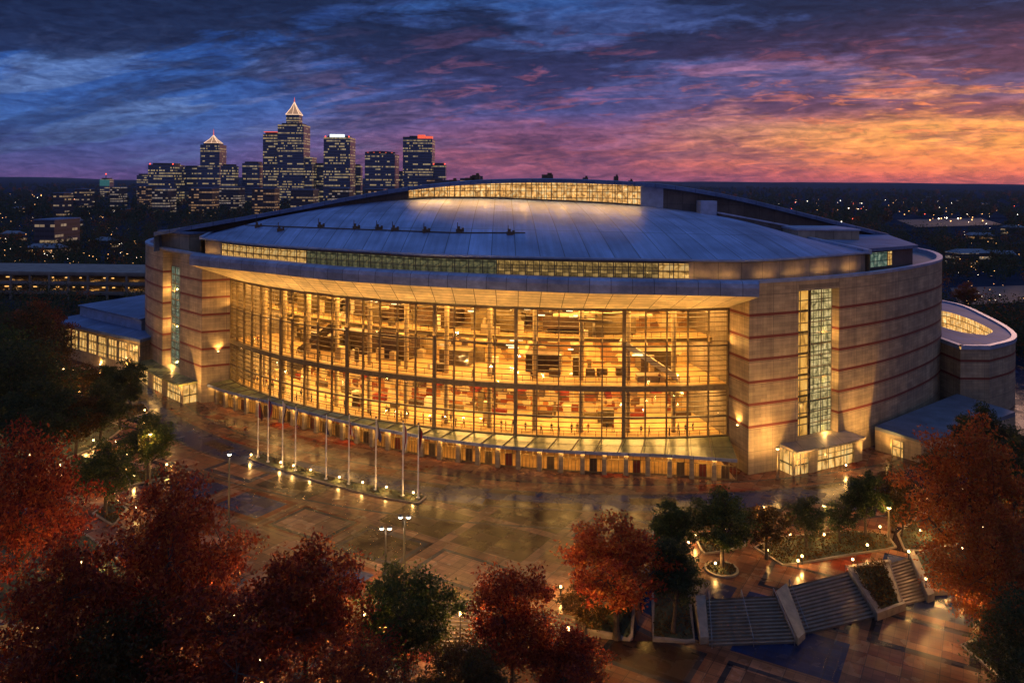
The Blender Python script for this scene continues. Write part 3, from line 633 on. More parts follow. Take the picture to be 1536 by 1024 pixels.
# ---- upper vault behind the dome
ZT = [(-87, 36.9), (-72, 39.6), (-57, 42.4), (-41, 45.6), (-25, 48.4), (-10, 49.9), (5, 50.5), (22, 50.3), (39.6, 49.2), (57, 46.4), (74, 42.5), (86, 39.6), (97, 37.0)]
vt = resample(catmull(ZT, 2), 93)
zt_ = lambda x: float(np.interp(x, [p[0] for p in vt], [p[1] for p in vt]))
m = MB()
def vrow(i):
    x, z = vt[i]; y = YF(x); ov = 1.4 + 4.2 * min(1, max(0, (-50 - x) / 12)); r = [(x, y - ov + .1, z - .9), (x, y - ov, z), (x, y - .6, z + .12)]
    for q in range(1, 8): s = q / 7; yy = y + s * 86; r.append((x * (1 - .12 * s * s), yy, z + .12 + .35 * math.sin(s * 3.14) - 7 * s * s * s))
    return r
for i in range(92):
    a, b = vrow(i), vrow(i + 1)
    for q in range(len(a) - 1): m.face([a[q], b[q], b[q + 1], a[q + 1]], [(vt[i][0], q * 12), (vt[i + 1][0], q * 12), (vt[i + 1][0], q * 12 + 12), (vt[i][0], q * 12 + 12)])
    m.face([(vt[i][0], YF(vt[i][0]) - 1.3, vt[i][1] - .9), (vt[i][0], YF(vt[i][0]) + 1, vt[i][1] - .9), (vt[i + 1][0], YF(vt[i + 1][0]) + 1, vt[i + 1][1] - .9), (vt[i + 1][0], YF(vt[i + 1][0]) - 1.3, vt[i + 1][1] - .9)])
for i in (0, 92):
    a = vrow(i); m.face(a + [(a[-1][0], a[-1][1], 32.2), (a[0][0], a[1][1], 32.2)])
m.build('upper_roof', M['slab'], arena)
def uwall(x0, x1, name, mat, dy=1.0, zb=None, par=arena, n=None):
    m = MB(); n = n or max(1, int((x1 - x0) / 2)); u = 0
    for i in range(n):
        xa, xb = x0 + (x1 - x0) * i / n, x0 + (x1 - x0) * (i + 1) / n
        za, zc = (zb(xa), zb(xb)) if zb else (32.2, 32.2)
        m.face([(xa, YF(xa) + dy, za), (xb, YF(xb) + dy, zc), (xb, YF(xb) + dy, zt_(xb) - .85), (xa, YF(xa) + dy, zt_(xa) - .85)], [(xa, za), (xb, zc), (xb, zt_(xb)), (xa, zt_(xa))])
    return m.build(name, mat, par)
xpx = lambda px, Y=204: (px - PX0) / FPX * Y
bz = lambda x: float(np.interp(x, [p[0] for p in back], [p[2] for p in back])) + .12
xa, xb = xpx(614), xpx(962)
M['dark_panel'] = panel_metal('dark_wall_panels', (.10, .09, .09), 4, 9, .5, .1, (.3, .6), .06, .5)
uwall(-87, xa, 'upper_wall', M['dark_panel']); uwall(xb, xpx(997), 'upper_wall', M['cap']); uwall(xpx(997), 97, 'upper_wall', M['dark_panel'])
nbay = 18
for i in range(nbay):
    p, q = xa + (xb - xa) * i / nbay, xa + (xb - xa) * (i + 1) / nbay
    pane = uwall(p, q, 'clerestory_window', M['cler'], .6, bz, n=2)
    m = MB(); m.box((p, YF(p) + .5, bz(p)), (.16, .25, zt_(p) - bz(p) - .9)); mid = (p + q) / 2; m.box((mid, YF(mid) + .5, bz(mid)), (.08, .2, zt_(mid) - bz(mid) - .9))
    m.beam((p, YF(p) + .48, bz(p) + .15), (q, YF(q) + .48, bz(q) + .15), .16, .3); m.beam((p, YF(p) + .48, (bz(p) * .4 + zt_(p) * .6)), (q, YF(q) + .48, (bz(q) * .4 + zt_(q) * .6)), .1, .1); m.build('frame', M['bronze'], pane)
for k in range(6):                                                   # added area lights, standing in for the window glow on the dome
    x = xa + (xb - xa) * (k + .5) / 6
    light('AREA', (x, YF(x) + .2, zt_(x) - 1.4), 650, WARM, shape='RECTANGLE', size=11, size_y=.8, aim=(0, -.86, -.5), parent=arena)
# stepped blocks on the right shoulder of the roof
def pbox(name, x0, x1, y0, y1, z0, z1, mat, capm=None, zt=None):
    m = MB(); poly = [(x0, y0), (x1, y0), (x1, y1), (x0, y1)]; m.prism(poly, z0, z1, zt=zt); o = m.build(name, mat, arena)
    if capm:
        m = MB(); e = .25; pz = zt or [z1] * 4; p2 = [(x0 - e, y0 - e), (x1 + e, y0 - e), (x1 + e, y1 + e), (x0 - e, y1 + e)]
        m.prism([(p[0], p[1]) for p in p2], 0, 0, zt=[z + .35 for z in pz]) if False else None
        b = [(p[0], p[1], pz[i] + .01) for i, p in enumerate(p2)]; t = [(p[0], p[1], pz[i] + .4) for i, p in enumerate(p2)]
        for i in range(4): m.face([b[i], b[(i + 1) % 4], t[(i + 1) % 4], t[i]])
        m.face(t); m.face(b[::-1]); m.build('coping', capm, o)
    return o
pbox('roof_block', xpx(1045), xpx(1069), 199.5, 204, 41, 45.4, M['cap'])
pbox('roof_step', xpx(1071), xpx(1166), 196.5, 204, 33, 41, M['dark_panel'], M['cap'], [42.3, 39.3, 39.3, 42.3])
pbox('plant_room', 66.5, 80.8, 186, 200, 33, 39.0, M['panel'], M['cap'])
m = MB(); poly = [(70.5, 160.5), (86.5, 172.5), (96, 206), (70.5, 206)]; m.prism(poly, 32.2, 36.2); m.build('end_pavilion', M['dark_panel'], arena)
m = MB(); poly2 = [(70, 159.7), (87.3, 171.8), (97, 206.5), (70, 206.5)]; m.prism(poly2, 36.25, 36.9); m.build('pavilion_roof', M['slab'], arena)
p0, p1 = Vector((70.5, 160.5, 0)), Vector((86.5, 172.5, 0)); dn = Vector((p1.y - p0.y, -(p1.x - p0.x), 0)).normalized() * .06
for f0, f1, mt in ((.1, .46, 'teal'), (.48, .56, 'band_lit')):
    a, b = p0.lerp(p1, f0) + dn, p0.lerp(p1, f1) + dn; m = MB(); m.face([(a.x, a.y, 33), (b.x, b.y, 33), (b.x, b.y, 35.9), (a.x, a.y, 35.9)]); m.build('pavilion_window', M[mt], arena)
for px, py, wd, h in ((705, 262, 2.6, 1.0), (714, 259, 2.2, 1.7), (821, 262, 3.2, 1.3), (878, 266, 1.4, .7), (924, 264, 1.1, 1.5), (946, 266, 1.0, .6), (680, 267, 2.2, .8)):
    x = xpx(px, 232); z = zt_(x) - .2; m = MB(); m.box((x, 232, z - 1.0), (wd, 2.4, h + 1.3)); m.box((x + wd * .2, 232, z + h + .3), (wd * .4, 1.2, .5)); m.build('rooftop_unit', M['dark'], arena)
# left end of the vault: raised corner block
m = MB(); poly = [(-87.5, 199.0), (-77.5, 192.0), (-73.5, 201), (-85, 206)]; m.prism(poly, 32.2, 36.6); m.build('corner_block', M['panel'], arena)
m = MB(); poly = [(-88.2, 199.2), (-77.3, 191.2), (-73, 201), (-85.5, 206.5)]; m.prism(poly, 36.62, 37.1); m.build('corner_block_roof', M['slab'], arena)
# ---- entrance canopy and ground-floor doors
can = resample(catmull([tuple(gp(x, y, 3.9).xy) for x, y in ((309, 576), (340, 587), (420, 606.5), (500, 628), (600, 648.5), (720, 666), (850, 676.5), (1000, 682.5), (1106, 690))], 1.5), 61)
m = MB(); ai = arcs(.3)
for i in range(60):
    u0, u1 = 109 * i / 60, 109 * (i + 1) / 60
    m.face([(*can[i], 4.0), (*can[i + 1], 4.0), (*ai[i + 1], 4.72), (*ai[i], 4.72)], [(u0, 0), (u1, 0), (u1, 6.2), (u0, 6.2)])
canopy = m.build('entrance_canopy', M['canopy'], arena)
m = MB()
for i in range(60): m.face([(*can[i], 3.62), (*ai[i], 3.7), (*ai[i + 1], 3.7), (*can[i + 1], 3.62)], [(0, 0), (0, 6), (1.8, 6), (1.8, 0)])
m.face([(*can[0], 3.62), (*can[0], 4.0), (*ai[0], 4.72), (*ai[0], 3.7)]); m.face([(*can[60], 3.62), (*ai[60], 3.7), (*ai[60], 4.72), (*can[60], 4.0)])
m.build('canopy_underside', M['lobby_ceiling'], canopy)
m = MB(); m.sweep(can, [(-.1, 3.55), (.12, 3.55), (.12, 4.06), (-.1, 4.06)], caps=True); m.build('canopy_edge', M['fascia'], canopy)
for i in range(2, 60, 2):
    m = MB(); a, b = can[i], ai[i]; m.beam((*a, 4.08), (*b, 4.8), .12, .12); m.build('canopy_rib', M['bronze'], canopy)
sf = offs(can, -1.25); sf = resample(sf, 97)
nsf = normals(sf)
for k in range(0, 96, 3):
    m = MB(); m.sweep(sf[k:k + 4], [(0, .05), (0, 3.55)]); d = m.build('entrance_glass', M['store'], arena)
    m = MB()
    for q in range(4 if k == 93 else 3):
        p = sf[k + q]; g = math.atan2(nsf[k + q][0], -nsf[k + q][1]); m.box((*p, .02), (.11, .12, 3.5), g)
        if q < 3: r_ = ((p[0] + sf[k + q + 1][0]) / 2, (p[1] + sf[k + q + 1][1]) / 2); m.box((*r_, .02), (.07, .1, 2.45), g)
    m.sweep(sf[k:k + 4], [(.06, 2.42), (.06, 2.54)]); m.sweep(sf[k:k + 4], [(.05, .05), (.05, .3)]); m.build('door_frame', M['bronze'], d)
    p = sf[k]; g = math.atan2(nsf[k][0], -nsf[k][1]); q = (p[0] + nsf[k][0] * .45, p[1] + nsf[k][1] * .45)
    m = MB(); m.box((*q, 0), (.75, .75, 3.58), g); m.box((*q, 0), (.86, .86, .35), g); m.build('pillar', M['stone_plain'], arena)
    if k % 6 == 3 or k % 15 == 0:
        a, b = offs(sf[k:k + 4], -.12)[1:3]; m = MB(); m.face([(*a, .05), (*b, .05), (*b, 2.4), (*a, 2.4)]); m.build('door_panel', (M['red_door'], M['dark'], M['bronze'])[k // 3 % 3], arena)
m = MB(); a, b = sf, resample(arcs(-6), 97)
for i in range(96): m.face([(*a[i], .03), (*a[i + 1], .03), (*b[i + 1], .03), (*b[i], .03)])
m.build('entrance_floor', M['floor'], arena)
m = MB(); m.sweep(b, [(0, 0), (0, 3.9)]); m.build('entrance_back_wall', M['lobby_wall_low'], arena)
m = MB(); m.sweep(arcs(-.2), [(0, 3.72), (0, 4.72)]); m.build('canopy_upstand', M['bronze'], arena)
for k in range(16):
    t = (k + .5) / 16; q = arc(t, .5); light('AREA', (q[0], q[1], 3.4), 190, WARM, shape='RECTANGLE', size=5.5, size_y=4, parent=arena)
    c_ = can[int(t * 60)]; nn_ = normals(can)[int(t * 60)]
    light('AREA', (c_[0] - nn_[0] * .5, c_[1] - nn_[1] * .5, 3.5), 260, WARM, shape='RECTANGLE', size=5, size_y=.5, aim=(-nn_[0] * .4, -nn_[1] * .4, -.9), parent=arena)
# lights added at the upper transom, without fixtures, to wash the soffit
for k in range(18):
    t = (k + .5) / 18; q = arc(t, .75); a = arcang(t) - math.pi / 2; o = (math.cos(a), math.sin(a))
    light('AREA', (q[0] , q[1] , 21.4), 430, AMBER, shape='RECTANGLE', size=5.6, size_y=.25, aim=(o[0] * .5, o[1] * .5, .86), parent=arena)
for px in (1040, 1085, 1150, 1190, 1235, 1275, 305, 322):                 # bare lights put in the gutter to warm the band wall
    i = min(range(121), key=lambda q: abs(bp[q] - px)); nb = normals(bw)[i]; p = (bw[i][0] + nb[0] * 1.3, bw[i][1] + nb[1] * 1.3)
    light('AREA', (p[0], p[1], 33.5), 42, WARM, shape='RECTANGLE', size=4.5, size_y=.2, aim=(-nb[0] * .7, -nb[1] * .7, .7), parent=arena)
# ---- side entrances
def portico(c, depth, z, doors, rm):
    o = offs(c, depth); r = []
    m = MB(); m.sweep(c, [(-.2, z), (-.2, z + .25)]); m2 = MB()
    oo = offs(c, depth + 1.0); n = len(c)
    for i in range(n - 1):
        m2.face([(*c[i], z + .5), (*oo[i], z + .35), (*oo[i + 1], z + .35), (*c[i + 1], z + .5)][::-1]); m2.face([(*c[i], z), (*c[i + 1], z), (*oo[i + 1], z), (*oo[i], z)]); m2.face([(*oo[i], z), (*oo[i + 1], z), (*oo[i + 1], z + .35), (*oo[i], z + .35)])
    for k in (0, -1): m2.face([(*c[k], z), (*oo[k], z), (*oo[k], z + .35), (*c[k], z + .5)])
    roof = m2.build('portico_roof', rm, arena)
    m = MB()
    for k in (0, -1): m.face([(*c[k], 0), (*o[k], 0), (*o[k], z), (*c[k], z)])
    m.build('portico_side_wall', M['door_lit'], arena)
    s = resample(o, 61); ns = normals(s)
    for f0, f1 in doors:
        seg = s[int(f0 * 60):int(f1 * 60) + 1]; m = MB(); m.sweep(seg, [(0, .05), (0, z)]); d = m.build('door', M['door_lit'], arena)
        m = MB(); m.sweep(seg, [(.05, 2.6), (.05, 2.75)]); m.sweep(seg, [(.05, z - .2), (.05, z)])
        q = len(seg)
        for i in (0, (q - 1) // 4, (q - 1) // 2, 3 * (q - 1) // 4, q - 1): m.box((*seg[i], .03), (.1, .14, z - .05))
        m.build('door_frame', M['bronze'], d)
    pos = sorted({0.0, 1.0} | {d[0] for d in doors} | {d[1] for d in doors}); gaps = [(pos[i], pos[i + 1]) for i in range(len(pos) - 1) if not any(abs(d[0] - pos[i]) < 1e-6 for d in doors)]
    for f0, f1 in gaps:
        seg = s[int(f0 * 60):int(f1 * 60) + 1]
        if len(seg) < 2: continue
        m = MB(); m.sweep(seg, [(.22, 0), (.22, z - .02)]); m.sweep(seg, [(-.3, 0), (-.3, z - .02)])
        sn = normals(seg)
        for k in (0, -1): m.face([(seg[k][0] + sn[k][0] * .22, seg[k][1] + sn[k][1] * .22, 0), (seg[k][0] - sn[k][0] * .3, seg[k][1] - sn[k][1] * .3, 0), (seg[k][0] - sn[k][0] * .3, seg[k][1] - sn[k][1] * .3, z - .02), (seg[k][0] + sn[k][0] * .22, seg[k][1] + sn[k][1] * .22, z - .02)])
        m.build('pier', M['stone_plain'], arena)
    mid = s[30]; nn = ns[30]
    light('AREA', (mid[0] + nn[0] * .8, mid[1] + nn[1] * .8, z - .12), 260, WARM, shape='RECTANGLE', size=6, size_y=.6, aim=(nn[0] * .45, nn[1] * .45, -.9), parent=arena)
pxg = [pxof(p[0], p[1], 2) for p in W]
fi = lambda px, lo, hi: min(range(lo, hi), key=lambda i: abs(pxg[i] - px))
portico(W[fi(1172, 0, 40):fi(1266, 0, 40) + 1], 3.2, 4.0, [(.02, .2), (.33, .88)], M['panel'])
portico(W[fi(229, nw - 45, nw):fi(297, nw - 45, nw) + 1], 3.2, 4.0, [(.02, .30), (.42, .62), (.72, .98)], M['canopy'])
# ---- wall lamps that wash the stone
M['bulb'] = emit('lamp_glow', (1.0, .62, .24), 14.0)
def wall_lamp(p, nrm, e, z, up=True):
    m = MB(); q = (p[0] + nrm[0] * .3, p[1] + nrm[1] * .3); m.box((q[0], q[1], z), (.35, .35, .22)); m.box(((p[0] + q[0]) / 2, (p[1] + q[1]) / 2, z + .05), (.3, .3, .12)); lm = m.build('wall_lamp', M['dark'], arena)
    m = MB(); m.box((q[0], q[1], z + .23), (.26, .26, .06)); m.build('lamp_lens', M['bulb'], lm)
    light('SPOT', (q[0] + nrm[0] * .25, q[1] + nrm[1] * .25, z + .4), e, WARM, spot_size=R_(110), spot_blend=.8, shadow_soft_size=.12, aim=(-nrm[0] * .25, -nrm[1] * .25, 1), parent=arena)
def on_jamb(a, b, f): 
    a, b = np.array(a), np.array(b); p = a * (1 - f) + b * f; t = (b - a) / np.linalg.norm(b - a); return p, (t[1], -t[0])
p, nn = on_jamb(CL, GL, .55); wall_lamp(p, nn, 1500, 11.0)
p, nn = on_jamb(GR, CR, .55); wall_lamp(p, nn, 1500, 7.4)
def ground_wash(p, nrm, e, col=WARM, d=1.6):
    m = MB(); q = (p[0] + nrm[0] * d, p[1] + nrm[1] * d); m.lathe((q[0], q[1], 0.0), [(.0, .02), (.22, .02), (.22, .16), (.16, .2), (0, .2)], 10); lm = m.build('uplight', M['dark'], arena)
    light('SPOT', (q[0], q[1], .3), e, col, spot_size=R_(95), spot_blend=.9, shadow_soft_size=.15, aim=(-nrm[0] * .5, -nrm[1] * .5, .87), parent=arena)
nW = normals(W)
for px in (1136, 1158, 1180, 1275, 1298, 1322): i = fi(px, 0, 60); ground_wash(W[i], nW[i], 6200, d=6.5)
for px in (310, 303, 226, 222): i = fi(px, nw - 45, nw); ground_wash(W[i], nW[i], 6500, d=6.5)
for (c, lo, hi, px, d, e) in ((W, 0, 45, 1248, -1.2, 1600), (W, nw - 45, nw, 247, -1.6, 2200)):   # in the stair-window slots
    i = fi(px, lo, hi); p = (c[i][0] + nW[i][0] * d, c[i][1] + nW[i][1] * d)
    for zz in (5.2, 14, 23): light('POINT', (c[i][0] + nW[i][0] * d, c[i][1] + nW[i][1] * d, zz), e * .3, WARM, shadow_soft_size=.1, parent=arena)
# ---- wings and annexes that stand against the arena
def poly_building(name, poly, z0, z1, wall, roofm, label, cat, over=.5, th=.5):
    c = np.mean(np.array(poly), 0); e = empty(name, (c[0], c[1], z0), label, cat)
    m = MB(); m.prism(poly, z0, z1, top=False, bot=False); m.build('wall', wall, e)
    p2 = [tuple(c + (np.array(p) - c) * (1 + over / max(1, np.linalg.norm(np.array(p) - c)))) for p in poly]
    m = MB(); m.prism(p2, z1, z1 + th); m.build('roof', roofm, e); return e
sp_ = poly_building('side_pavilion', [(-128, 226), (-118, 218.5), (-105, 208.5), (-92.5, 199.5), (-88, 225), (-95, 262), (-118, 262)], -1, 9.3, M['stone_plain'], M['slab'], 'low pavilion with a blue flat roof and lit windows, left of the arena', 'pavilion', 1.2, .7)
m = MB(); m.prism([(-125, 232), (-97, 210), (-92, 240), (-112, 262)], 10.05, 12.8, top=False); m.build('upper_wall', M['cap'], sp_)
m = MB(); m.prism([(-125.6, 232), (-97, 209.2), (-91.5, 240), (-112, 262.6)], 12.82, 13.2); m.build('upper_roof', M['slab'], sp_)
SPW = [(-128, 226), (-118, 218.5), (-105, 208.5), (-92.5, 199.5)]
for k in range(9):
    a, b = np.array(SPW[k // 3], float), np.array(SPW[k // 3 + 1], float); t = (b - a) / np.linalg.norm(b - a); nn = np.array((t[1], -t[0])) * .08
    p, q = a + (b - a) * (k % 3 + .1) / 3 + nn, a + (b - a) * (k % 3 + .9) / 3 + nn
    m = MB(); m.face([(*p, 3.2), (*q, 3.2), (*q, 8.2), (*p, 8.2)]); wnd = m.build('window', M['door_lit'], sp_)
    m = MB()
    for f in (0, .33, .66, 1): r_ = p + (q - p) * f; m.box((*r_, 3.2), (.14, .14, 5))
    m.beam((*p, 6.2), (*q, 6.2), .14, .14); m.build('frame', M['bronze'], wnd)
dr = empty('round_annex', (110, 205, 0), 'curved stone annex with a ring roof around a lit court, right of the arena', 'annex')
outer = [(97, 172.6), (100, 172.6)] + catmull([(103.4, 172.6), (113.5, 180.5), (120, 192), (126, 212), (130, 234), (122, 250), (108, 250), (98, 235), (97, 205), (97, 172.8)], 1.5)
innr = [(110.5, 186), (115, 191), (117.5, 199), (119.5, 210), (119.5, 220), (115, 222), (109, 212), (106, 198), (107, 189), (110.5, 186)]
no = 90; outer = resample(outer, no + 1)[:-1]; innr = resample(catmull(innr, 1), no + 1)[:-1]
st_ = min(range(no), key=lambda k: math.hypot(innr[k][0] - outer[0][0], innr[k][1] - outer[0][1])); innr = innr[st_:] + innr[:st_]
m = MB()
for i in range(no): j = (i + 1) % no; m.face([(*outer[i], 15), (*outer[j], 15), (*innr[j], 15), (*innr[i], 15)])
m.build('roof', M['slab'], dr)
oc = outer + [outer[0]]; m = MB(); m.sweep(oc, [(0, -3), (0, 14.4)]); m.build('wall', M['stone'], dr)
m = MB(); m.sweep(oc, [(.02, 14.4), (.25, 14.4), (.25, 15.3), (-.8, 15.3), (-.8, 15)]); m.build('coping', M['cap'], dr)
ic = innr + [innr[0]]; m = MB(); m.sweep(ic, [(0, 9.5), (0, 15)]); m.build('court_wall', M['cler'], dr)
m = MB(); m.face([(*p, 9.5) for p in innr]); m.build('court_floor', M['floor'], dr)
light('POINT', (113, 202, 12.5), 1800, WARM, shadow_soft_size=.4, parent=dr)
la = empty('loading_annex', (80, 152, 0), 'low wedge-shaped annex with a sloping roof at the foot of the right stone wing', 'annex')
lp = [(68.6, 150.5), (73.6, 143.2), (84, 148.5), (101, 160), (96, 172)]
m = MB(); m.prism(lp, -.2, 3.7, top=False, bot=False); m.build('wall', M['stone_plain'], la)
m = MB(); m.prism(lp, 3.72, 4.2, zt=[4.4, 4.0, 4.1, 4.6, 5.0]); m.build('roof', M['roof_gravel'], la)
a, b = np.array(lp[0]), np.array(lp[1]); t = (b - a) / np.linalg.norm(b - a); nn = np.array((t[1], -t[0])); nn = nn if nn[1] < 0 else -nn
p, q = a + t * 3.2 + nn * .06, a + t * 5.6 + nn * .06; m = MB(); m.face([(*p, .05), (*q, .05), (*q, 2.9), (*p, 2.9)]); d = m.build('door', M['door_lit'], la)
m = MB(); m.beam((*p, .05), (*p, 3), .15, .15); m.beam((*q, .05), (*q, 3), .15, .15); m.beam((*p, 2.95), (*q, 2.95), .15, .15); m.build('frame', M['bronze'], d)
light('POINT', (p[0] + nn[0] * 1.2, p[1] + nn[1] * 1.2, 2.6), 160, WARM, shadow_soft_size=.1, parent=la)
# ------------------------------------------------------------------ ground
ZL = -3.0
def plaza_mat(name, wet=1.0, dark=1.0, rings=True):
    m, n, l, b = new_mat(name); nt = m.node_tree
    tc = N(n, 'ShaderNodeTexCoord'); geo = N(n, 'ShaderNodeNewGeometry')
    mp = N(n, 'ShaderNodeMapping'); mp.inputs['Rotation'].default_value = (0, 0, R_(31)); l.new(geo.outputs['Position'], mp.inputs[0])
    sp = N(n, 'ShaderNodeSeparateXYZ'); l.new(mp.outputs[0], sp.inputs[0]); X, Y = sp.outputs[0], sp.outputs[1]
    def cell(su, sv, ox=0., oy=0., x=X, y=Y, seed=0.):
        a = mth(nt, 'DIVIDE', mth(nt, 'ADD', x, ox), su); c_ = mth(nt, 'DIVIDE', mth(nt, 'ADD', y, oy), sv)
        cb = N(n, 'ShaderNodeCombineXYZ'); l.new(mth(nt, 'FLOOR', a), cb.inputs[0]); l.new(mth(nt, 'FLOOR', c_), cb.inputs[1]); cb.inputs[2].default_value = seed
        wn = N(n, 'ShaderNodeTexWhiteNoise'); wn.noise_dimensions = '3D'; l.new(cb.outputs[0], wn.inputs['Vector'])
        fa, fc = mth(nt, 'FRACT', a), mth(nt, 'FRACT', c_)
        da = mth(nt, 'MULTIPLY', mth(nt, 'MINIMUM', fa, mth(nt, 'SUBTRACT', 1., fa)), su); dc = mth(nt, 'MULTIPLY', mth(nt, 'MINIMUM', fc, mth(nt, 'SUBTRACT', 1., fc)), sv)
        return wn.outputs['Value'], mth(nt, 'MINIMUM', da, dc)
    tan, red, sky_slate, pale, brown = (.24, .104, .052), (.20, .036, .014), (.014, .032, .105), (.34, .17, .09), (.058, .028, .018)  # the bluest tone has the sky's sheen put into its base colour
    v1, d1 = cell(13., 10.)                                         # big fields
    r = ramp(n, [(0, tan), (.28, sky_slate), (.45, tan), (.6, brown), (.72, red), (.82, pale), (.92, sky_slate)], 'CONSTANT'); l.new(v1, r.inputs[0]); c = r.outputs[0]
    v2, d2 = cell(13., 10., seed=5.)
    r2 = ramp(n, [(0, red), (.25, sky_slate), (.5, pale), (.7, brown), (.85, tan)], 'CONSTANT'); l.new(v2, r2.inputs[0])
    c = mixc(nt, mth(nt, 'MULTIPLY', mth(nt, 'GREATER_THAN', d1, 1.9), mth(nt, 'GREATER_THAN', v2, .35)), c, r2.outputs[0])   # inner panels
    fr = mth(nt, 'MULTIPLY', mth(nt, 'LESS_THAN', mth(nt, 'ABSOLUTE', mth(nt, 'SUBTRACT', d1, 1.55)), .33), mth(nt, 'GREATER_THAN', v2, .6))
    c = mixc(nt, fr, c, (.04, .04, .05))
    c = mixc(nt, mth(nt, 'LESS_THAN', d1, .75), c, (.25, .125, .066))  # tan borders
    v3, d3 = cell(3.6, 2.6, 1., .6, seed=2.)
    r3 = ramp(n, [(0, (.62, .6, .62)), (.5, (.95, .92, .9)), (1, (1.22, 1.15, 1.08))]); l.new(v3, r3.inputs[0]); c = mixc(nt, 1., c, r3.outputs[0], 'MULTIPLY')
    if rings:
        gx = N(n, 'ShaderNodeSeparateXYZ'); l.new(geo.outputs['Position'], gx.inputs[0])
        ex, ey = mth(nt, 'SUBTRACT', gx.outputs[0], float(CEN[0])), mth(nt, 'SUBTRACT', gx.outputs[1], float(CEN[1]))
        rr = mth(nt, 'SUBTRACT', mth(nt, 'SQRT', mth(nt, 'ADD', mth(nt, 'MULTIPLY', ex, ex), mth(nt, 'MULTIPLY', ey, ey))), RAD)
        ang = mth(nt, 'MULTIPLY', mth(nt, 'ARCTAN2', ey, ex), RAD)
        v4, d4 = cell(4.6, 3.1, x=ang, y=rr, seed=8.)
        r4 = ramp(n, [(0, tan), (.3, (.21, .12, .062)), (.55, (.13, .06, .035)), (.75, (.17, .095, .06)), (.9, red)], 'CONSTANT'); l.new(v4, r4.inputs[0])
        c = mixc(nt, mth(nt, 'LESS_THAN', rr, 13.5), c, r4.outputs[0])
        v5, d5 = cell(6.5, 2.5, x=ang, y=rr, seed=12.)
        r5 = ramp(n, [(0, sky_slate), (.4, (.03, .04, .085)), (.6, brown), (.8, (.02, .03, .08))], 'CONSTANT'); l.new(v5, r5.inputs[0])
        c = mixc(nt, mth(nt, 'MULTIPLY', mth(nt, 'GREATER_THAN', rr, 13.5), mth(nt, 'LESS_THAN', rr, 20.)), c, r5.outputs[0])
        for q in (9.4, 13.5, 20., 26.5): c = mixc(nt, mth(nt, 'LESS_THAN', mth(nt, 'ABSOLUTE', mth(nt, 'SUBTRACT', rr, q)), .28), c, (.06, .05, .05))
    v6, d6 = cell(1.2, .9, seed=3.)
    r6 = ramp(n, [(0, (.78, .78, .78)), (1, (1.2, 1.2, 1.2))]); l.new(v6, r6.inputs[0]); c = mixc(nt, 1., c, r6.outputs[0], 'MULTIPLY')
    joint = mth(nt, 'LESS_THAN', d6, .025); jb = mth(nt, 'LESS_THAN', d3, .05); c = mixc(nt, mth(nt, 'MAXIMUM', mth(nt, 'MULTIPLY', joint, .5), mth(nt, 'MULTIPLY', jb, .7)), c, (.035, .03, .028))
    nz = N(n, 'ShaderNodeTexNoise'); nz.inputs['Scale'].default_value = .16; nz.inputs['Detail'].default_value = 7; nz.inputs['Distortion'].default_value = .8; l.new(geo.outputs['Position'], nz.inputs[0])
    rn = ramp(n, [(.3, (.55 * dark, .55 * dark, .57 * dark)), (.7, (.98 * dark, .96 * dark, .94 * dark))]); l.new(nz.outputs['Fac'], rn.inputs[0]); c = mixc(nt, 1., c, rn.outputs[0], 'MULTIPLY')
    l.new(c, b.inputs['Base Color'])
    # rain film: smooth puddled areas, rougher drained ones
    n2 = N(n, 'ShaderNodeTexNoise'); n2.inputs['Scale'].default_value = .33; n2.inputs['Detail'].default_value = 6; l.new(geo.outputs['Position'], n2.inputs[0])
    ro = n.new('ShaderNodeMapRange'); l.new(n2.outputs['Fac'], ro.inputs[0]); ro.inputs[1].default_value = .35; ro.inputs[2].default_value = .65; ro.inputs[3].default_value = .13; ro.inputs[4].default_value = .28
    rough = mth(nt, 'ADD', ro.outputs[0], mth(nt, 'MULTIPLY', mth(nt, 'POWER', v3, 3.), .14)); l.new(rough, b.inputs['Roughness']); setp(b, spec=.13 * wet)
    n3 = N(n, 'ShaderNodeTexNoise'); n3.inputs['Scale'].default_value = 1.1; n3.inputs['Detail'].default_value = 4; l.new(geo.outputs['Position'], n3.inputs[0])
    hh = mth(nt, 'ADD', mth(nt, 'MULTIPLY', n3.outputs['Fac'], .16), mth(nt, 'ADD', mth(nt, 'MULTIPLY', v6, .0), mth(nt, 'MULTIPLY', joint, -.2)))
    bp = N(n, 'ShaderNodeBump'); bp.inputs['Strength'].default_value = .3; bp.inputs['Distance'].default_value = .07; l.new(hh, bp.inputs['Height']); l.new(bp.outputs[0], b.inputs['Normal'])
    return m
M['plaza'] = plaza_mat('wet_plaza_pavers')
M['lower'] = plaza_mat('wet_lower_pavers', dark=.8, rings=False)
M['terrain'] = plain('dark_land', (.02, .03, .055), 1.0, 0, .5, .02); M['terrain'].node_tree.nodes['Principled BSDF'].inputs['Specular IOR Level'].default_value = 0
M['kerb'] = plain('kerb_stone', (.22, .18, .13), .5, 0, .3, 1.2, .2)
M['step'] = plain('step_tread_lit_tone', (.21, .16, .12), .3, 0, .3, .9, .1); M['riser'] = plain('step_riser_shade_tone', (.10, .08, .06), .5, 0, .35, 1.2)  # treads lighter, risers darker: light and shade put into the stone colour
M['lawn'] = plain('lawn_soil', (.035, .045, .016), .8, 0, .6, .8, .5)
M['rail'] = plain('handrail_steel', (.25, .25, .26), .3, .8, .2, 2)
M['pole_w'] = plain('flagpole_white', (.68, .66, .62), .35, .1, .1, 2)
M['pole_d'] = plain('lamp_post_dark', (.04, .04, .045), .4, .5, .3, 2)
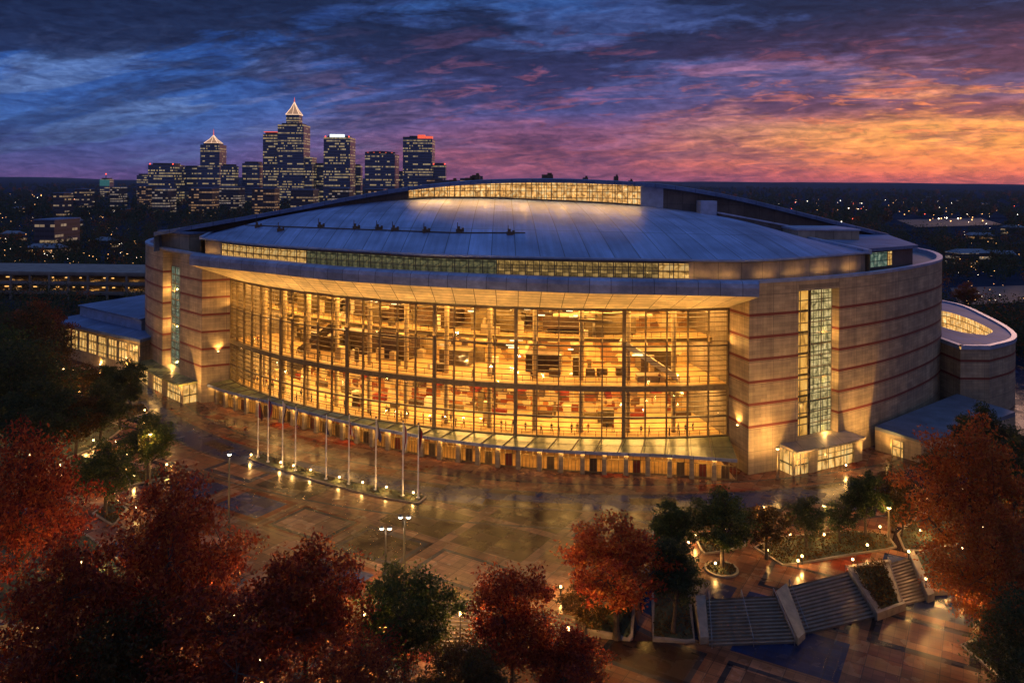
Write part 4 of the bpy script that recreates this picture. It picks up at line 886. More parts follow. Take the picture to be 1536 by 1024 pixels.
M['pole_s'] = plain('lamp_post_bronze', (.16, .13, .09), .4, .4, .3, 2)
M['cool'] = emit('lamp_glow_cool', (1.0, .86, .66), 9.0)
M['glow'] = emit('lantern_glow', (1.0, .64, .26), 12.0)
# land out to the hills
def land_z(x, y):
    r = math.hypot(x, y); h = 0
    if r > 1500: h = (r - 1500) / 6500; h = min(1, h) * (38 + 22 * math.sin(x / 2600 + 1.3) * math.sin(y / 3100) + 14 * math.sin(x / 700 + y / 1900) + 9 * math.sin(x / 330 + y / 800) + (14 if x < -1000 else 0))
    return h
xs = sorted({s * v for v in [0, 40, 90, 160, 260, 400, 600, 900, 1300] + [1300 + 230 * i for i in range(1, 37)] for s in (1, -1)})
ys = [-300, -100, 0, 60, 84, 100, 110, 130, 160, 200, 260, 340, 450, 600, 800, 1100, 1500] + [1500 * 1.13 ** i for i in range(1, 16)]
m = MB()
def TZ(x, y): return (-3.4 if y <= 110 else -3.4 + (y - 110) / 20 * 3.0 if y < 130 else -.4) + land_z(x, y)
for i in range(len(xs) - 1):
    for j in range(len(ys) - 1):
        q = [(xs[i], ys[j]), (xs[i + 1], ys[j]), (xs[i + 1], ys[j + 1]), (xs[i], ys[j + 1])]; m.face([(*p, TZ(*p)) for p in q])
tag(m.build('terrain', M['terrain'], None, smooth=True), kind='structure')
G = lambda pts, z=0: [tuple(gp(x, y, z).xy) for x, y in pts]
S3t, S3b = gp(1366, 836), gp(1394, 903, ZL); dR = (gp(1363, 836) - gp(1331, 846)).normalized()
BK_T1 = tuple((S3t + dR * 48).xy)
edge = G([(-260, 970), (-100, 950), (150, 918), (420, 900), (560, 894), (720, 898), (864, 924), (884, 904), (953, 899), (976, 868), (1027, 858), (1043, 897), (1057, 898), (1163, 893), (1180, 880), (1272, 857), (1330, 846), (1364, 836)]) + [BK_T1]
poly = edge + [(118, 95), (122, 150), (140, 180), (142, 300), (-135, 300), (-150, 230), (-150, 84)]
m = MB(); m.face([(*p, 0) for p in poly])
for i in range(len(edge) - 1):
    a, b = edge[i], edge[i + 1]; m.face([(*a, -3.4), (*b, -3.4), (*b, 0), (*a, 0)], None, 1)
tag(m.build('plaza', [M['plaza'], M['kerb']]), kind='structure')
m = MB(); m.face([(-140, 30, ZL), (160, 30, ZL), (160, 118, ZL), (-140, 118, ZL)]); tag(m.build('lower_plaza', M['lower']), kind='structure')
# ---- flights of steps
def stairs(t0, t1, b0, b1, n, label, rail=(), curve=None):
    e = empty('staircase', tuple((Vector(t0) + Vector(b1)) / 2), label, 'steps')
    m = MB(); T = [Vector(t0), Vector(t1)] if curve is None else [Vector((*p, 0)) for p in curve[0]]; B = [Vector(b0), Vector(b1)] if curve is None else [Vector((*p, ZL)) for p in curve[1]]
    def row(s): return [Vector((a.x + (b.x - a.x) * s, a.y + (b.y - a.y) * s, 0)) for a, b in zip(T, B)]
    m2 = MB()
    for k in range(n):
        za, zb = -3.0 * k / n, -3.0 * (k + 1) / n; r0, r1 = row(k / n), row((k + 1) / n)
        r0 = row(max(0, k / n)); zr = zb
        for q in range(len(T) - 1):
            a, b, c_, d = r0[q], r0[q + 1], r1[q + 1], r1[q]; u = (b - a).length
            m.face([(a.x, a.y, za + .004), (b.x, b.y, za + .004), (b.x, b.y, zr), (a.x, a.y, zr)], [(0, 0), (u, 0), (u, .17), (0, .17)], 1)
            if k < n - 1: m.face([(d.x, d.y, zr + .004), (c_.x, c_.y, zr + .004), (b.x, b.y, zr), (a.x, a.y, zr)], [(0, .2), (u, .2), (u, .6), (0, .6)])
        for q in (0, -1):
            a, d = r0[q], r1[q]; m.face([(a.x, a.y, ZL - .3), (d.x, d.y, ZL - .3), (d.x, d.y, zr), (a.x, a.y, zr)])
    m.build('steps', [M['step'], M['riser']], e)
    for f in rail:
        a = Vector(t0).lerp(Vector(t1), f); b = Vector(b0).lerp(Vector(b1), f); m = MB()
        m.tube([a + Vector((0, 0, .0)), a + Vector((0, 0, .95)), b + Vector((0, 0, .95)), b], [.045] * 4, 6)
        for s in (.25, .5, .75): p = a.lerp(b, s); m.tube([p, p + Vector((0, 0, .95))], [.03, .03], 6)
        m.build('handrail', M['rail'], e)
    return e
S1 = (gp(1060, 898), gp(1163, 893), gp(1064, 972, ZL), gp(1196, 967, ZL)); S2 = (gp(1181, 880), gp(1271, 857), gp(1209, 954, ZL), gp(1316, 929, ZL)); S3 = (gp(1331, 846), gp(1363, 836), gp(1352, 912, ZL), gp(1391, 902, ZL))
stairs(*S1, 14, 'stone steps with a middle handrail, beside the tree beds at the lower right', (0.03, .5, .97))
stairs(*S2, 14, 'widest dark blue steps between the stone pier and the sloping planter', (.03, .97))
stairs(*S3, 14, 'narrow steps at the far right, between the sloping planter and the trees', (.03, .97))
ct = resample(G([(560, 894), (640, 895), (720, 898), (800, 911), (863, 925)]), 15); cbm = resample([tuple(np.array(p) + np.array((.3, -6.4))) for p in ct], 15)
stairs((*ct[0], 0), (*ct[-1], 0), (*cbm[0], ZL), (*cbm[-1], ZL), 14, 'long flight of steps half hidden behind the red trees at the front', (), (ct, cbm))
def sloped_wall(name, a0, a1, b0, b1, h, label, cat='wall'):          # a low wall that follows the slope of the steps
    m = MB(); A, B_, C_, D = Vector(a0), Vector(a1), Vector(b1), Vector(b0)
    zt, zb = h, ZL + h + .25
    top = [(A.x, A.y, zt), (B_.x, B_.y, zt), (C_.x, C_.y, zb), (D.x, D.y, zb)]; bot = [(p[0], p[1], ZL - .2) for p in top]
    m.face(top); 
    for i in range(4): m.face([bot[i], bot[(i + 1) % 4], top[(i + 1) % 4], top[i]])
    c = (A + C_) / 2; return tag(m.build(name, M['kerb'], None, loc=(c.x, c.y, ZL)), label, cat)
sloped_wall('cheek_wall', gp(1043, 899), gp(1058, 898), gp(1050, 966, ZL), gp(1063, 965, ZL), .55, 'stone side wall at the left end of the steps with a middle handrail')
sloped_wall('cheek_wall', gp(1164, 893), gp(1180, 880), gp(1197, 968, ZL), gp(1208, 957, ZL), .55, 'stone pier sloping down between two wide flights of steps')
sloped_wall('cheek_wall', gp(1364, 836), gp(1371, 833), gp(1392, 904, ZL), gp(1402, 900, ZL), .7, 'stone side wall along the right of the narrow far steps')
pl = empty('sloping_planter', tuple(gp(1310, 890, ZL)), 'long stone planter with shrubs, sloping down between two flights of steps', 'planter')
for q0, q1 in (((1272, 857), (1316, 929)), ((1324, 848), (1348, 913))):
    a, b = gp(*q0), gp(*q1, ZL); d = Vector((.8, .5, 0)); m = MB()
    top = [(a.x, a.y, .6), (a.x + d.x, a.y + d.y, .6), (b.x + d.x, b.y + d.y, ZL + .9), (b.x, b.y, ZL + .9)]; bot = [(p[0], p[1], ZL - .2) for p in top]; m.face(top)
    for i in range(4): m.face([bot[i], bot[(i + 1) % 4], top[(i + 1) % 4], top[i]])
    m.build('side_wall', M['kerb'], pl)
a, b, c_, d = gp(1274, 857), gp(1328, 848), gp(1350, 913, ZL), gp(1318, 929, ZL)
m = MB(); m.face([(a.x, a.y, .35), (b.x, b.y, .35), (c_.x, c_.y, ZL + .65), (d.x, d.y, ZL + .65)]); m.build('soil', M['lawn'], pl)
m = MB(); m.prism([(d.x - .3, d.y - .3), (c_.x + .6, c_.y - .3), (c_.x + .6, c_.y + .2), (d.x - .3, d.y + .2)], ZL - .2, ZL + .95); m.build('end_wall', M['kerb'], pl)
m = MB(); m.prism([(a.x, a.y), (b.x + .8, b.y), (b.x + .8, b.y + .5), (a.x, a.y + .5)], -.2, .62); m.build('end_wall', M['kerb'], pl)
# ---- planting beds
BEDS = []
def bed(pts, label, z=0.0, kh=.22, dome=.12, name='planting_bed', px=True):
    zs = None
    if px and len(pts[0]) == 3:
        P = [tuple(gp(*q)) for q in pts] if px != '3d' else list(pts); c3 = np.mean(np.array(P), 0); c = c3[:2]; zs = P; P = [q[:2] for q in P]
        A_ = np.array([[q[0], q[1], 1] for q in zs]); pl_ = np.linalg.lstsq(A_, np.array([q[2] for q in zs]), rcond=None)[0]
    else: P = G(pts, z) if px else list(pts); c = np.mean(np.array(P), 0)
    zp = (lambda x, y: float(pl_[0] * x + pl_[1] * y + pl_[2])) if zs else (lambda x, y: z); P = resample(catmull(P + [P[0]], 1.0) if len(P) > 8 else P + [P[0]], max(24, len(P) * 4))[:-1]
    e = empty(name, (c[0], c[1], z), label, 'flower bed')
    ins = [tuple(c + (np.array(p) - c) * (1 - .32 / max(.8, np.linalg.norm(np.array(p) - c)))) for p in P]
    m = MB(); k = len(P)
    for i in range(k):
        j = (i + 1) % k
        Q = lambda p, d: (p[0], p[1], zp(p[0], p[1]) + d)
        m.face([Q(P[i], -.5 if zs else 0), Q(P[j], -.5 if zs else 0), Q(P[j], kh), Q(P[i], kh)]); m.face([Q(P[i], kh), Q(P[j], kh), Q(ins[j], kh), Q(ins[i], kh)]); m.face([Q(ins[i], kh), Q(ins[j], kh), Q(ins[j], .02), Q(ins[i], .02)])
    m.build('kerb', M['kerb'], e)
    m = MB()
    for i in range(k): j = (i + 1) % k; m.face([Q(ins[i], kh - .08), Q(ins[j], kh - .08), Q(c, kh + dome)])
    m.build('soil', M['lawn'], e, smooth=True); BEDS.append((ins, lambda x, y: zp(x, y) + kh - .03)); return e
bed([(866, 953, ZL), (949, 962, ZL), (953, 901, .05), (938, 898, .05), (884, 905, .05)], 'lawn bed with a red maple, left of the walk to the steps')
bed([(979, 962, ZL), (1043, 965, ZL), (1038, 912, -1.5), (1029, 857, .05), (977, 867, .05), (978, 915, -1.5)], 'sloping lawn bed with a dark green tree beside the handrail steps')
bed([(1027, 851), (1012, 800), (1035, 769), (979, 772), (976, 860)], 'narrow lawn bed with a yellow-green tree, behind the sloping lawn bed')
rc = gp(1082, 854); bed([(rc.x + 2.2 * math.cos(a * math.pi / 6), rc.y + 2.2 * math.sin(a * math.pi / 6)) for a in range(12)], 'round kerbed tree island on the wet paving above the steps', px=False, name='tree_island')
bed([(1040, 806), (1054, 832), (1088, 828), (1122, 819), (1108, 795)], 'small lawn bed behind the round tree island')
bed([(1130, 822), (1173, 849), (1206, 845), (1346, 822), (1330, 801), (1268, 797), (1170, 806)], 'wide lawn bed with five young trees above the steps')
bed([tuple(S3t + dR * .9 + Vector((0, 0, .05))), tuple(S3t + dR * 20), tuple(S3t + dR * 47), tuple(S3b + dR * 47), tuple(S3b + dR * 20), tuple(S3b + dR * .9)], 'sloping planted bank under the orange trees, right of the narrow far steps', kh=.25, dome=.4, px='3d')
bed([(1356, 826), (1376, 830), (1560, 795), (1470, 760), (1380, 772), (1345, 802)], 'flat lawn under the big orange-red tree at the right edge', kh=.25, dome=.4)
bed([(1440, 968), (1490, 1010), (1600, 1100), (1750, 1040), (1560, 920)], 'low dark lawn in the bottom right corner', ZL, kh=.2, dome=.2)
bed([(-60, 740), (30, 716), (76, 697), (148, 671), (188, 642), (130, 618), (20, 600), (-120, 640)], 'large lawn under the dark trees at the left edge', kh=.2, dome=.3)
bed([(168, 636), (226, 619), (216, 606), (160, 614)], 'small lawn strip by the paving near the left entrance')
bed([(196, 729), (264, 713), (243, 700), (185, 712)], 'lawn wedge under a green tree with a lamp post, left side')
bed([(138, 771), (170, 789), (192, 764), (172, 748)], 'lawn bed under the dark green tree, left side')
bed([(98, 784), (140, 808), (215, 870), (60, 950), (-120, 900), (-40, 780)], 'front lawn under the big dark red trees, lower left', kh=.2, dome=.3)
# ---- curved bed with the flagpoles
fb0 = catmull([tuple(gp(x, y).xy) for x, y in ((372, 688), (402, 698.5), (445, 713), (490, 726), (560, 744), (628, 755.5))], 1)
fb0 = resample(fb0, 31); fbk = offs(fb0, -2.9)
bed(list(fb0) + list(reversed(fbk)), 'long curved flower bed with the row of flagpoles', px=False, dome=.1)
BEDS.pop(); 
fl_in = [tuple(p) for p in offs(fb0, -.5)] + list(reversed([tuple(p) for p in offs(fb0, -2.4)])); BEDS.append((fl_in, lambda x, y: .22))
m = MB(); q = [gp(950, 961, ZL), gp(978, 961, ZL), gp(977, 868), gp(953, 900)]; m.face([(p.x, p.y, p.z + .03) for p in q]); tag(m.build('sloping_path', M['plaza']), kind='structure')
def cloth(name, stripes):
    m, n, l, b = new_mat(name); nt = m.node_tree; tc = N(n, 'ShaderNodeTexCoord'); sp = N(n, 'ShaderNodeSeparateXYZ'); l.new(tc.outputs['UV'], sp.inputs[0])
    r = ramp(n, [(i / len(stripes), c) for i, c in enumerate(stripes)], 'CONSTANT'); l.new(sp.outputs[0], r.inputs[0]); l.new(r.outputs[0], b.inputs['Base Color']); setp(b, rough=.8); return m
RED, WHT, BLU, DRK = (.24, .02, .02), (.55, .5, .45), (.03, .05, .16), (.06, .02, .02)
FC = [([RED, DRK], 'dark red'), ([RED, BLU, RED], 'red and blue'), ([WHT, WHT, DRK], 'white and dark'), ([WHT, BLU], 'pale'), ([BLU, DRK], 'dark blue'), ([RED, WHT, RED], 'red and white striped'), ([WHT, DRK, BLU], 'white and navy'), ([WHT, RED, WHT], 'long white and red'), ([DRK, RED], 'very dark red')]
fpx = [(387, 687, 599), (402, 694, 597), (423.6, 701.5, 601), (443, 707.5, 609), (489, 720, 622), (523, 727.5, 622), (563.4, 736, 627), (604, 745, 633), (627, 748, 637)]
place = ['nearest the left end of the curved bed', 'second from the left end of the curved bed', 'third from the left end of the curved bed', 'fourth from the left, beside the wide gap', 'in the middle of the row, after the wide gap', 'just right of the middle of the row', 'third from the right end of the row', 'second from the right end of the row', 'at the right end of the row']
for k, (px, py, pt) in enumerate(fpx):
    p = gp(px, py); hgt = 50 - (pt - (266 + 11 * px / 1536)) * p.y / 1200
    e = empty('flagpole', (p.x, p.y, 0), f'flagpole with limp {FC[k][1]} flag, {place[k]}', 'flagpole', 'flagpoles in the curved bed')
    m = MB(); m.lathe((p.x, p.y, 0), [(.3, .1), (.3, .3), (.13, .36), (.11, hgt * .5), (.065, hgt), (0, hgt)], 10); m.build('pole', M['pole_w'], e, smooth=False)
    m = MB(); m.lathe((p.x, p.y, hgt), [(0, 0), (.13, .05), (.18, .16), (.13, .28), (0, .33)], 10); m.build('finial', M['pole_s'], e)
    m = MB(); L = 3.6 if k in (7, 8) else 2.9; rows_ = 12
    def fp(i, j):
        s = i / rows_; f = j / 8; fold = (.35 + .3 * math.sin(s * 3 + k)) * f
        return (p.x + .1 + fold * 1.35 * (0.6 + .4 * s), p.y - .14 * math.sin(f * 15 + s * 2 + k) * (1 - .3 * s), hgt - .35 - s * L - .7 * f * f)
    for i in range(rows_):
        for j in range(8): m.face([fp(i, j), fp(i, j + 1), fp(i + 1, j + 1), fp(i + 1, j)], [(j / 8, i / rows_), ((j + 1) / 8, i / rows_), ((j + 1) / 8, (i + 1) / rows_), (j / 8, (i + 1) / rows_)])
    m.build('flag', cloth('flag_cloth', FC[k][0]), e, smooth=True)
UPL = [(376.6, 687), (421, 698.5), (440, 703.5), (466, 710), (509, 721), (544, 729), (579.5, 736), (620, 744.5)]
for k, (px, py) in enumerate(UPL):
    p = gp(px, py); e = empty('bed_light', (p.x, p.y, 0), 'small glowing garden light among the low plants of the flagpole bed', 'garden light', 'garden lights in the flagpole bed')
    m = MB(); m.lathe((p.x, p.y, .1), [(.1, 0), (.1, .35), (.14, .38), (.14, .42)], 8); m.build('stem', M['pole_d'], e)
    m = MB(); m.lathe((p.x, p.y, .52), [(.12, 0), (.17, .1), (.14, .24), (0, .29)], 10); m.build('lantern', M['glow'], e)
    light('POINT', (p.x - .05, p.y - .5, 1.1), 300, WARM, shadow_soft_size=.16, parent=e)
# ---- tall lamp posts
def lamp_post(px, pb, pt, label, cool=True, e_=1500, z=0.0, arms=1):
    p = gp(px, pb, z); hgt = 50 - (pt - (266 + 11 * px / 1536)) * p.y / 1200 - z
    e = empty('lamp_post', (p.x, p.y, z), label, 'street lamp', 'tall lamp posts on the plaza')
    m = MB(); m.lathe((p.x, p.y, z), [(.3, 0), (.3, .5), (.17, .6), (.11, hgt - .1), (0, hgt - .1)], 10); m.build('post', M['pole_d'] if cool else M['pole_s'], e)
    m = MB(); aw = .55 if arms == 2 else .22; m.beam((p.x - aw, p.y, z + hgt - .12), (p.x + aw, p.y, z + hgt - .12), .08, .08); m.build('cross_arm', M['pole_d'], e)
    for s in ((-1, 1) if arms == 2 else (0,)):
        m = MB(); q = (p.x + .5 * s, p.y, z + hgt - .1); m.lathe(q, [(0, .32), (.28, .2), (.3, .1), (.26, .08)], 10); hd = m.build('lamp_head', M['pole_d'], e)
        m = MB(); m.lathe(q, [(.27, .08), (.22, -.1), (0, -.2)], 10); m.build('lamp_globe', M['cool'] if cool else M['glow'], hd)
    light('POINT', (p.x, p.y, z + hgt - .35), e_ * 1.0, (1, .74, .42) if cool else WARM, shadow_soft_size=.3, parent=e)
lamp_post(343, 834, 680, 'tall dark lamp post standing alone left of the flagpoles')
lamp_post(578, 866, 791, 'shorter of two dark lamp posts above the green front tree', arms=2)
lamp_post(606, 882, 774, 'taller of two dark lamp posts above the green front tree', arms=2)
lamp_post(864, 890, 820, 'dark lamp post beside the small red maple', False, 1200)
lamp_post(1147, 829, 758, 'bronze lamp post in the lawn bed above the steps', False, 1500)
lamp_post(225, 728, 650, 'bronze lamp post in front of the two green trees at left', False, 1800)
lamp_post(171.5, 633, 578, 'bronze lamp post among the dark trees near the left pavilion', False, 1800)
lamp_post(1333, 815, 760, 'dark lamp post by the bank with the big red tree', False, 1200)
lamp_post(1236, 806, 757, 'dark lamp post between young trees of the wide lawn bed', False, 1000)
lamp_post(1166, 718, 672, 'slim dark lamp post at the corner of the right stone wing', False, 700)
# ---- bollard lanterns
def bollard(px, py, label, e_=170, z=0.0):
    p = gp(px, py, z); e = empty('bollard_light', (p.x, p.y, z), label, 'bollard light', 'low lanterns around the plaza')
    m = MB(); m.lathe((p.x, p.y, z), [(.16, 0), (.16, .08), (.07, .1), (.07, .85), (.15, .9)], 8); m.build('post', M['pole_d'], e)
    m = MB(); m.lathe((p.x, p.y, z + .9), [(.11, 0), (.15, .1), (.13, .22), (0, .27)], 10); m.build('lantern', M['glow'], e)
    light('POINT', (p.x, p.y, z + 1.55), e_ * (1.5 if z == 0 else 3.5), WARM, shadow_soft_size=.16, parent=e)
bl = [(1033, 824, 'by the kerb of the long narrow lawn bed'), (1043, 812, 'left corner of the small lawn bed'), (1089, 803, 'behind the small lawn bed'), (1151, 836, 'at the foot of the bronze lamp post in the lawn bed'), (1197, 852, 'front corner of the wide lawn bed, nearer one of a pair'), (1203, 845, 'front corner of the wide lawn bed, farther one of a pair'), (1279, 850, 'at the head of the sloping planter'), (1301, 828, 'in the front edge of the wide lawn bed'), (1236, 812, 'in the middle of the wide lawn bed'), (1363, 838, 'at the head of the narrow far steps'), (1381, 806, 'below the big red tree, by the bank'), (1389, 880, 'halfway down the narrow far steps'), (1269, 706, 'beside the right side entrance'), (1073, 856, 'inside the round tree island'), (841, 892, 'in front of the small red maple, on the paving'), (886, 888, 'under the small red maple'), (217, 622, 'on the paving near the left entrance'), (201, 722, 'in the lawn wedge at left'), (174, 670, 'beside the dark trees at left, near the paving'), (90, 706, 'at the kerb of the large left lawn'), (92, 722, 'on the path between the left lawns'), (62, 622, 'among trees on the large left lawn'), (95, 618, 'deep among trees on the large left lawn'), (130, 612, 'near the pavilion behind the left trees'), (172, 748, 'behind the dark green tree at left'), (1420, 815, 'in the bank under the big red tree'), (1443, 833, 'farther up the bank under the red trees'), (1391, 758, 'under the left side of the big red tree'), (1345, 720, 'near the loading annex'), (1443, 742, 'behind the big red tree'), (150, 552, 'by the side pavilion among trees'), (88, 533, 'far left among dark trees'), (118, 575, 'between dark trees left of the pavilion'), (1500, 720, 'at the right edge behind the red tree'), (30, 560, 'at the far left edge among dark trees'), (205, 770, 'under the dark green tree at left')]
bl += [(45, 690, 'at the front of the large left lawn'), (140, 668, 'by the kerb near the grove'), (110, 650, 'between the slim trees of the left grove'), (18, 625, 'beside the broad dark tree at left'), (75, 600, 'in the thick of the left grove'), (55, 575, 'at the back of the left grove'), (150, 628, 'near the lamp post of the left grove'), (110, 560, 'below the pavilion among trees'), (190, 690, 'on the paving beside the grove'), (250, 705, 'at the tip of the lawn wedge'), (1320, 800, 'at the back of the wide lawn bed'), (1185, 812, 'between two young trees of the wide lawn bed'), (1475, 800, 'right under the big orange-red tree'), (1515, 790, 'far right under the trees')]
for px, py, t in bl: bollard(px, py, 'small glowing lantern ' + t, 200)
for px, py, t in [(268, 945, 'under the big dark red tree in front'), (391, 1002, 'below the front red trees, left of the green one'), (578, 958, 'under the green front tree'), (549, 1006, 'below the green front tree, at the bottom')]:
    bollard(px, py, 'small glowing lantern ' + t, 240, ZL)
# ---- people inside the lobby
def person_mesh(name, pose, cols):
    k = [(0, 0, .95), (0, 0, 1.2), (0, 0, 1.42), (0, 0, 1.53), (0, 0, 1.66), (0, 0, 1.76)]
    st, ar = pose
    k += [(-.1, 0, .9), (-.12, -st, .5), (-.12, -st * .6 + .0, .06), (-.12, -st * .6 - .16, .03), (.1, 0, .9), (.12, st, .5), (.12, st * 1.5, .08), (.12, st * 1.5 - .14, .03)]
    k += [(-.2, 0, 1.4), (-.25, ar, 1.12), (-.24, -ar * 1.6, .86), (.2, 0, 1.4), (.25, -ar, 1.12), (.24, -ar * .4 - .08, .86)]
    ed = [(0, 1), (1, 2), (2, 3), (3, 4), (4, 5), (0, 6), (6, 7), (7, 8), (8, 9), (0, 10), (10, 11), (11, 12), (12, 13), (2, 14), (14, 15), (15, 16), (2, 17), (17, 18), (18, 19)]
    rad = [.15, .14, .15, .06, .1, .085, .1, .075, .05, .04, .1, .075, .05, .04, .07, .05, .04, .07, .05, .04]
    me = bpy.data.meshes.new('skeleton'); me.from_pydata(k, ed, []); o = bpy.data.objects.new('skeleton', me); COL.objects.link(o)
    md = o.modifiers.new('skin', 'SKIN'); sv = me.skin_vertices[0].data
    for i, r_ in enumerate(rad): sv[i].radius = (r_, r_ * .8)
    sv[0].use_root = True; o.modifiers.new('sub', 'SUBSURF').levels = 1
    dg = bpy.context.evaluated_depsgraph_get(); dg.update(); out = bpy.data.meshes.new_from_object(o.evaluated_get(dg)); out.name = name
    bpy.data.objects.remove(o); bpy.data.meshes.remove(me)
    for c in cols: out.materials.append(c)
    for p in out.polygons:
        z = p.center.z; p.material_index = 0 if z < .92 else 1 if z < 1.47 and not (abs(p.center.x) > .2 and z < .9) else 2 if z < 1.7 else 3
        p.use_smooth = True
    return out
cl_ = {c: plain('clothing_' + c, v, .8, 0, .2, 6) for c, v in dict(black=(.02, .02, .022), navy=(.02, .03, .07), grey=(.12, .12, .12), red=(.25, .03, .025), brown=(.1, .05, .025), cream=(.45, .38, .28), olive=(.07, .07, .03)).items()}
skin = plain('skin', (.42, .25, .17), .6, 0, .1, 6); hair = plain('hair_dark', (.025, .018, .012), .6, 0, .3, 8)
combos = [('black', 'navy', (.12, .1)), ('navy', 'black', (.0, .02)), ('black', 'red', (.16, .14)), ('grey', 'black', (.02, .03)), ('black', 'brown', (.1, .1)), ('navy', 'grey', (.0, .05)), ('brown', 'black', (.14, .1)), ('black', 'cream', (.05, .05)), ('grey', 'olive', (.1, .08))]
pm = [person_mesh('person', ps, [cl_[a], cl_[b], skin, hair]) for a, b, ps in combos]
rp = random.Random(5)
for k in range(64):
    t = .03 + .94 * (k + rp.uniform(-.35, .35)) / 64; o = rp.uniform(-5.5, -1.8); z = 4.4
    if k % 7 == 3: z, o = 13.9, rp.uniform(-4.5, -2.2)
    i = rp.randrange(len(pm)); p = arc(t, o); ob = bpy.data.objects.new('person', pm[i]); COL.objects.link(ob); ob.location = (p[0], p[1], z); ob.rotation_euler = (0, 0, rp.uniform(0, 6.28)); s = rp.uniform(.94, 1.06); ob.scale = (s, s, s)
    where = 'upper lobby' if z > 5 else 'main lobby'
    tag(ob, f'person in {combos[i][1]} top and {combos[i][0]} trousers behind the {where} glass', 'person', f'people in {combos[i][1]} tops in the {where}')
# ------------------------------------------------------------------ far city
LIT = (1.0, .66, .2)
TW = [tower_mat(f'office_facade_{i}', c, LIT, f, s, fw, fh, sd) for i, (c, f, s, fw, fh, sd) in enumerate([((.06, .10, .21), .42, .3, 2.4, 4.8, 1.), ((.055, .095, .20), .44, .3, 2.3, 4.8, 2.), ((.065, .105, .22), .4, .28, 2.6, 4.9, 3.), ((.06, .095, .19), .5, .3, 2.6, 5.2, 4.), ((.06, .06, .09), .4, .6, 2.4, 4.4, 5.)])]
M['tower_cap'] = plain('tower_cap', (.03, .035, .05), .5, .2, .3, .2)
M['spire_lit'] = emit('lit_spire', (1.0, .62, .38), 1.5); M['crown_glass'] = emit('lit_crown_glass', (1., .55, .32), .38); M['red_beacon'] = emit('red_beacon', (1.0, .08, .04), 3.0); M['sign_lit'] = emit('lit_roof_sign', (.75, .88, 1.0), 1.6); M['red_crown'] = emit('red_crown_light', (1.0, .13, .06), 1.0)
YC = 1500.0; SC = YC / 1200
def X_(px, Y=YC): return at(px, 272, Y).x
def Z_(px, py, Y=YC): return at(px, py, Y).z
def tower(px0, px1, py, label, mat, Y=YC, roof=None, name='office_tower', red=False, deep=1.0):
    x0, x1, z1 = X_(px0, Y), X_(px1, Y), Z_((px0 + px1) / 2, py, Y); wd = x1 - x0; dp = wd * deep
    e = empty(name, ((x0 + x1) / 2, Y + dp / 2, -1), label, 'tower')
    m = MB(); m.prism([(x0, Y), (x1, Y), (x1, Y + dp), (x0, Y + dp)], -1, z1); m.build('tower_body', TW[mat], e)
    m = MB(); m.prism([(x0 + wd * .12, Y + dp * .12), (x1 - wd * .12, Y + dp * .12), (x1 - wd * .12, Y + dp * .88), (x0 + wd * .12, Y + dp * .88)], z1 + .05, z1 + 3.2); m.build('roof_housing', M['tower_cap'], e)
    if red:
        for f in (.06, .94): m = MB(); m.box((x0 + wd * f, Y + 1.5, z1 + .1), (1.8, 1.8, 2.2)); m.build('beacon', M['red_beacon'], e)
    return e, x0, x1, Y, z1, dp
def pyramid(e, cx, cy, hw, z0, z1, zs, mat):
    m = MB(); b = [(cx - hw, cy - hw, z0), (cx + hw, cy - hw, z0), (cx + hw, cy + hw, z0), (cx - hw, cy + hw, z0)]
    mid = [(cx + sx * hw * .42, cy + sy * hw * .42, z0 + (z1 - z0) * .48) for sx, sy in ((-1, -1), (1, -1), (1, 1), (-1, 1))]
    for i in range(4): m.face([b[i], b[(i + 1) % 4], mid[(i + 1) % 4], mid[i]]); m.face([mid[i], mid[(i + 1) % 4], (cx, cy, z1)])
    p = m.build('pyramid_roof', M['crown_glass'], e)
    m = MB()
    for i in range(4):
        m.beam(b[i], mid[i], .9, .9); m.beam(mid[i], (cx, cy, z1), .8, .8); h = [(b[i][k] + b[(i + 1) % 4][k]) / 2 for k in range(3)]; g = [(mid[i][k] + mid[(i + 1) % 4][k]) / 2 for k in range(3)]
        m.beam(h, g, .7, .7); m.beam(g, (cx, cy, z1), .6, .6); m.beam(b[i], b[(i + 1) % 4], .9, .9)
    m.build('lit_ribs', mat, p); m = MB(); m.tube([(cx, cy, z1 - .5), (cx, cy, zs)], [.9, .3], 6); m.build('spire', M['red_crown'], p)
tower(205, 222, 263, 'small dark office block at the left end of the skyline', 2, 1700)
tower(222, 261, 247, 'broad flat office block with long rows of lit windows, left end of the skyline', 3, red=True)
tower(273, 300, 251, 'plain dark block just left of the smaller spired tower', 0, 1560)
e, x0, x1, Y, z1, dp = tower(300, 329, 217, 'slender tower with a small lit pyramid and spire, left of the tallest tower', 1, 1540)
pyramid(e, (x0 + x1) / 2, Y + dp / 2, (x1 - x0) * .36, z1 + 3.2, Z_(314, 202, Y), Z_(314, 193, Y), M['spire_lit'])
m = MB(); m.prism([(X_(298, Y), Y - 6), (X_(331, Y), Y - 6), (X_(331, Y), Y - .1), (X_(298, Y), Y - .1)], -1, Z_(314, 249, Y)); m.build('podium', TW[0], e)
tower(331, 351, 249, 'low lit block against the right side of the smaller spired tower', 3, 1480)
tower(363, 389, 245, 'square dark block left of the tower with a red crown', 0, 1520)
e, x0, x1, Y, z1, dp = tower(394, 416, 201, 'narrow lit tower with a red crown, left neighbour of the tallest tower', 3, 1515)
m = MB(); m.prism([(x0 + 1, Y + 1), (x1 - 1, Y + 1), (x1 - 1, Y + dp - 1), (x0 + 1, Y + dp - 1)], z1 + 3.25, z1 + 4.6); m.build('crown_light', M['red_crown'], e)
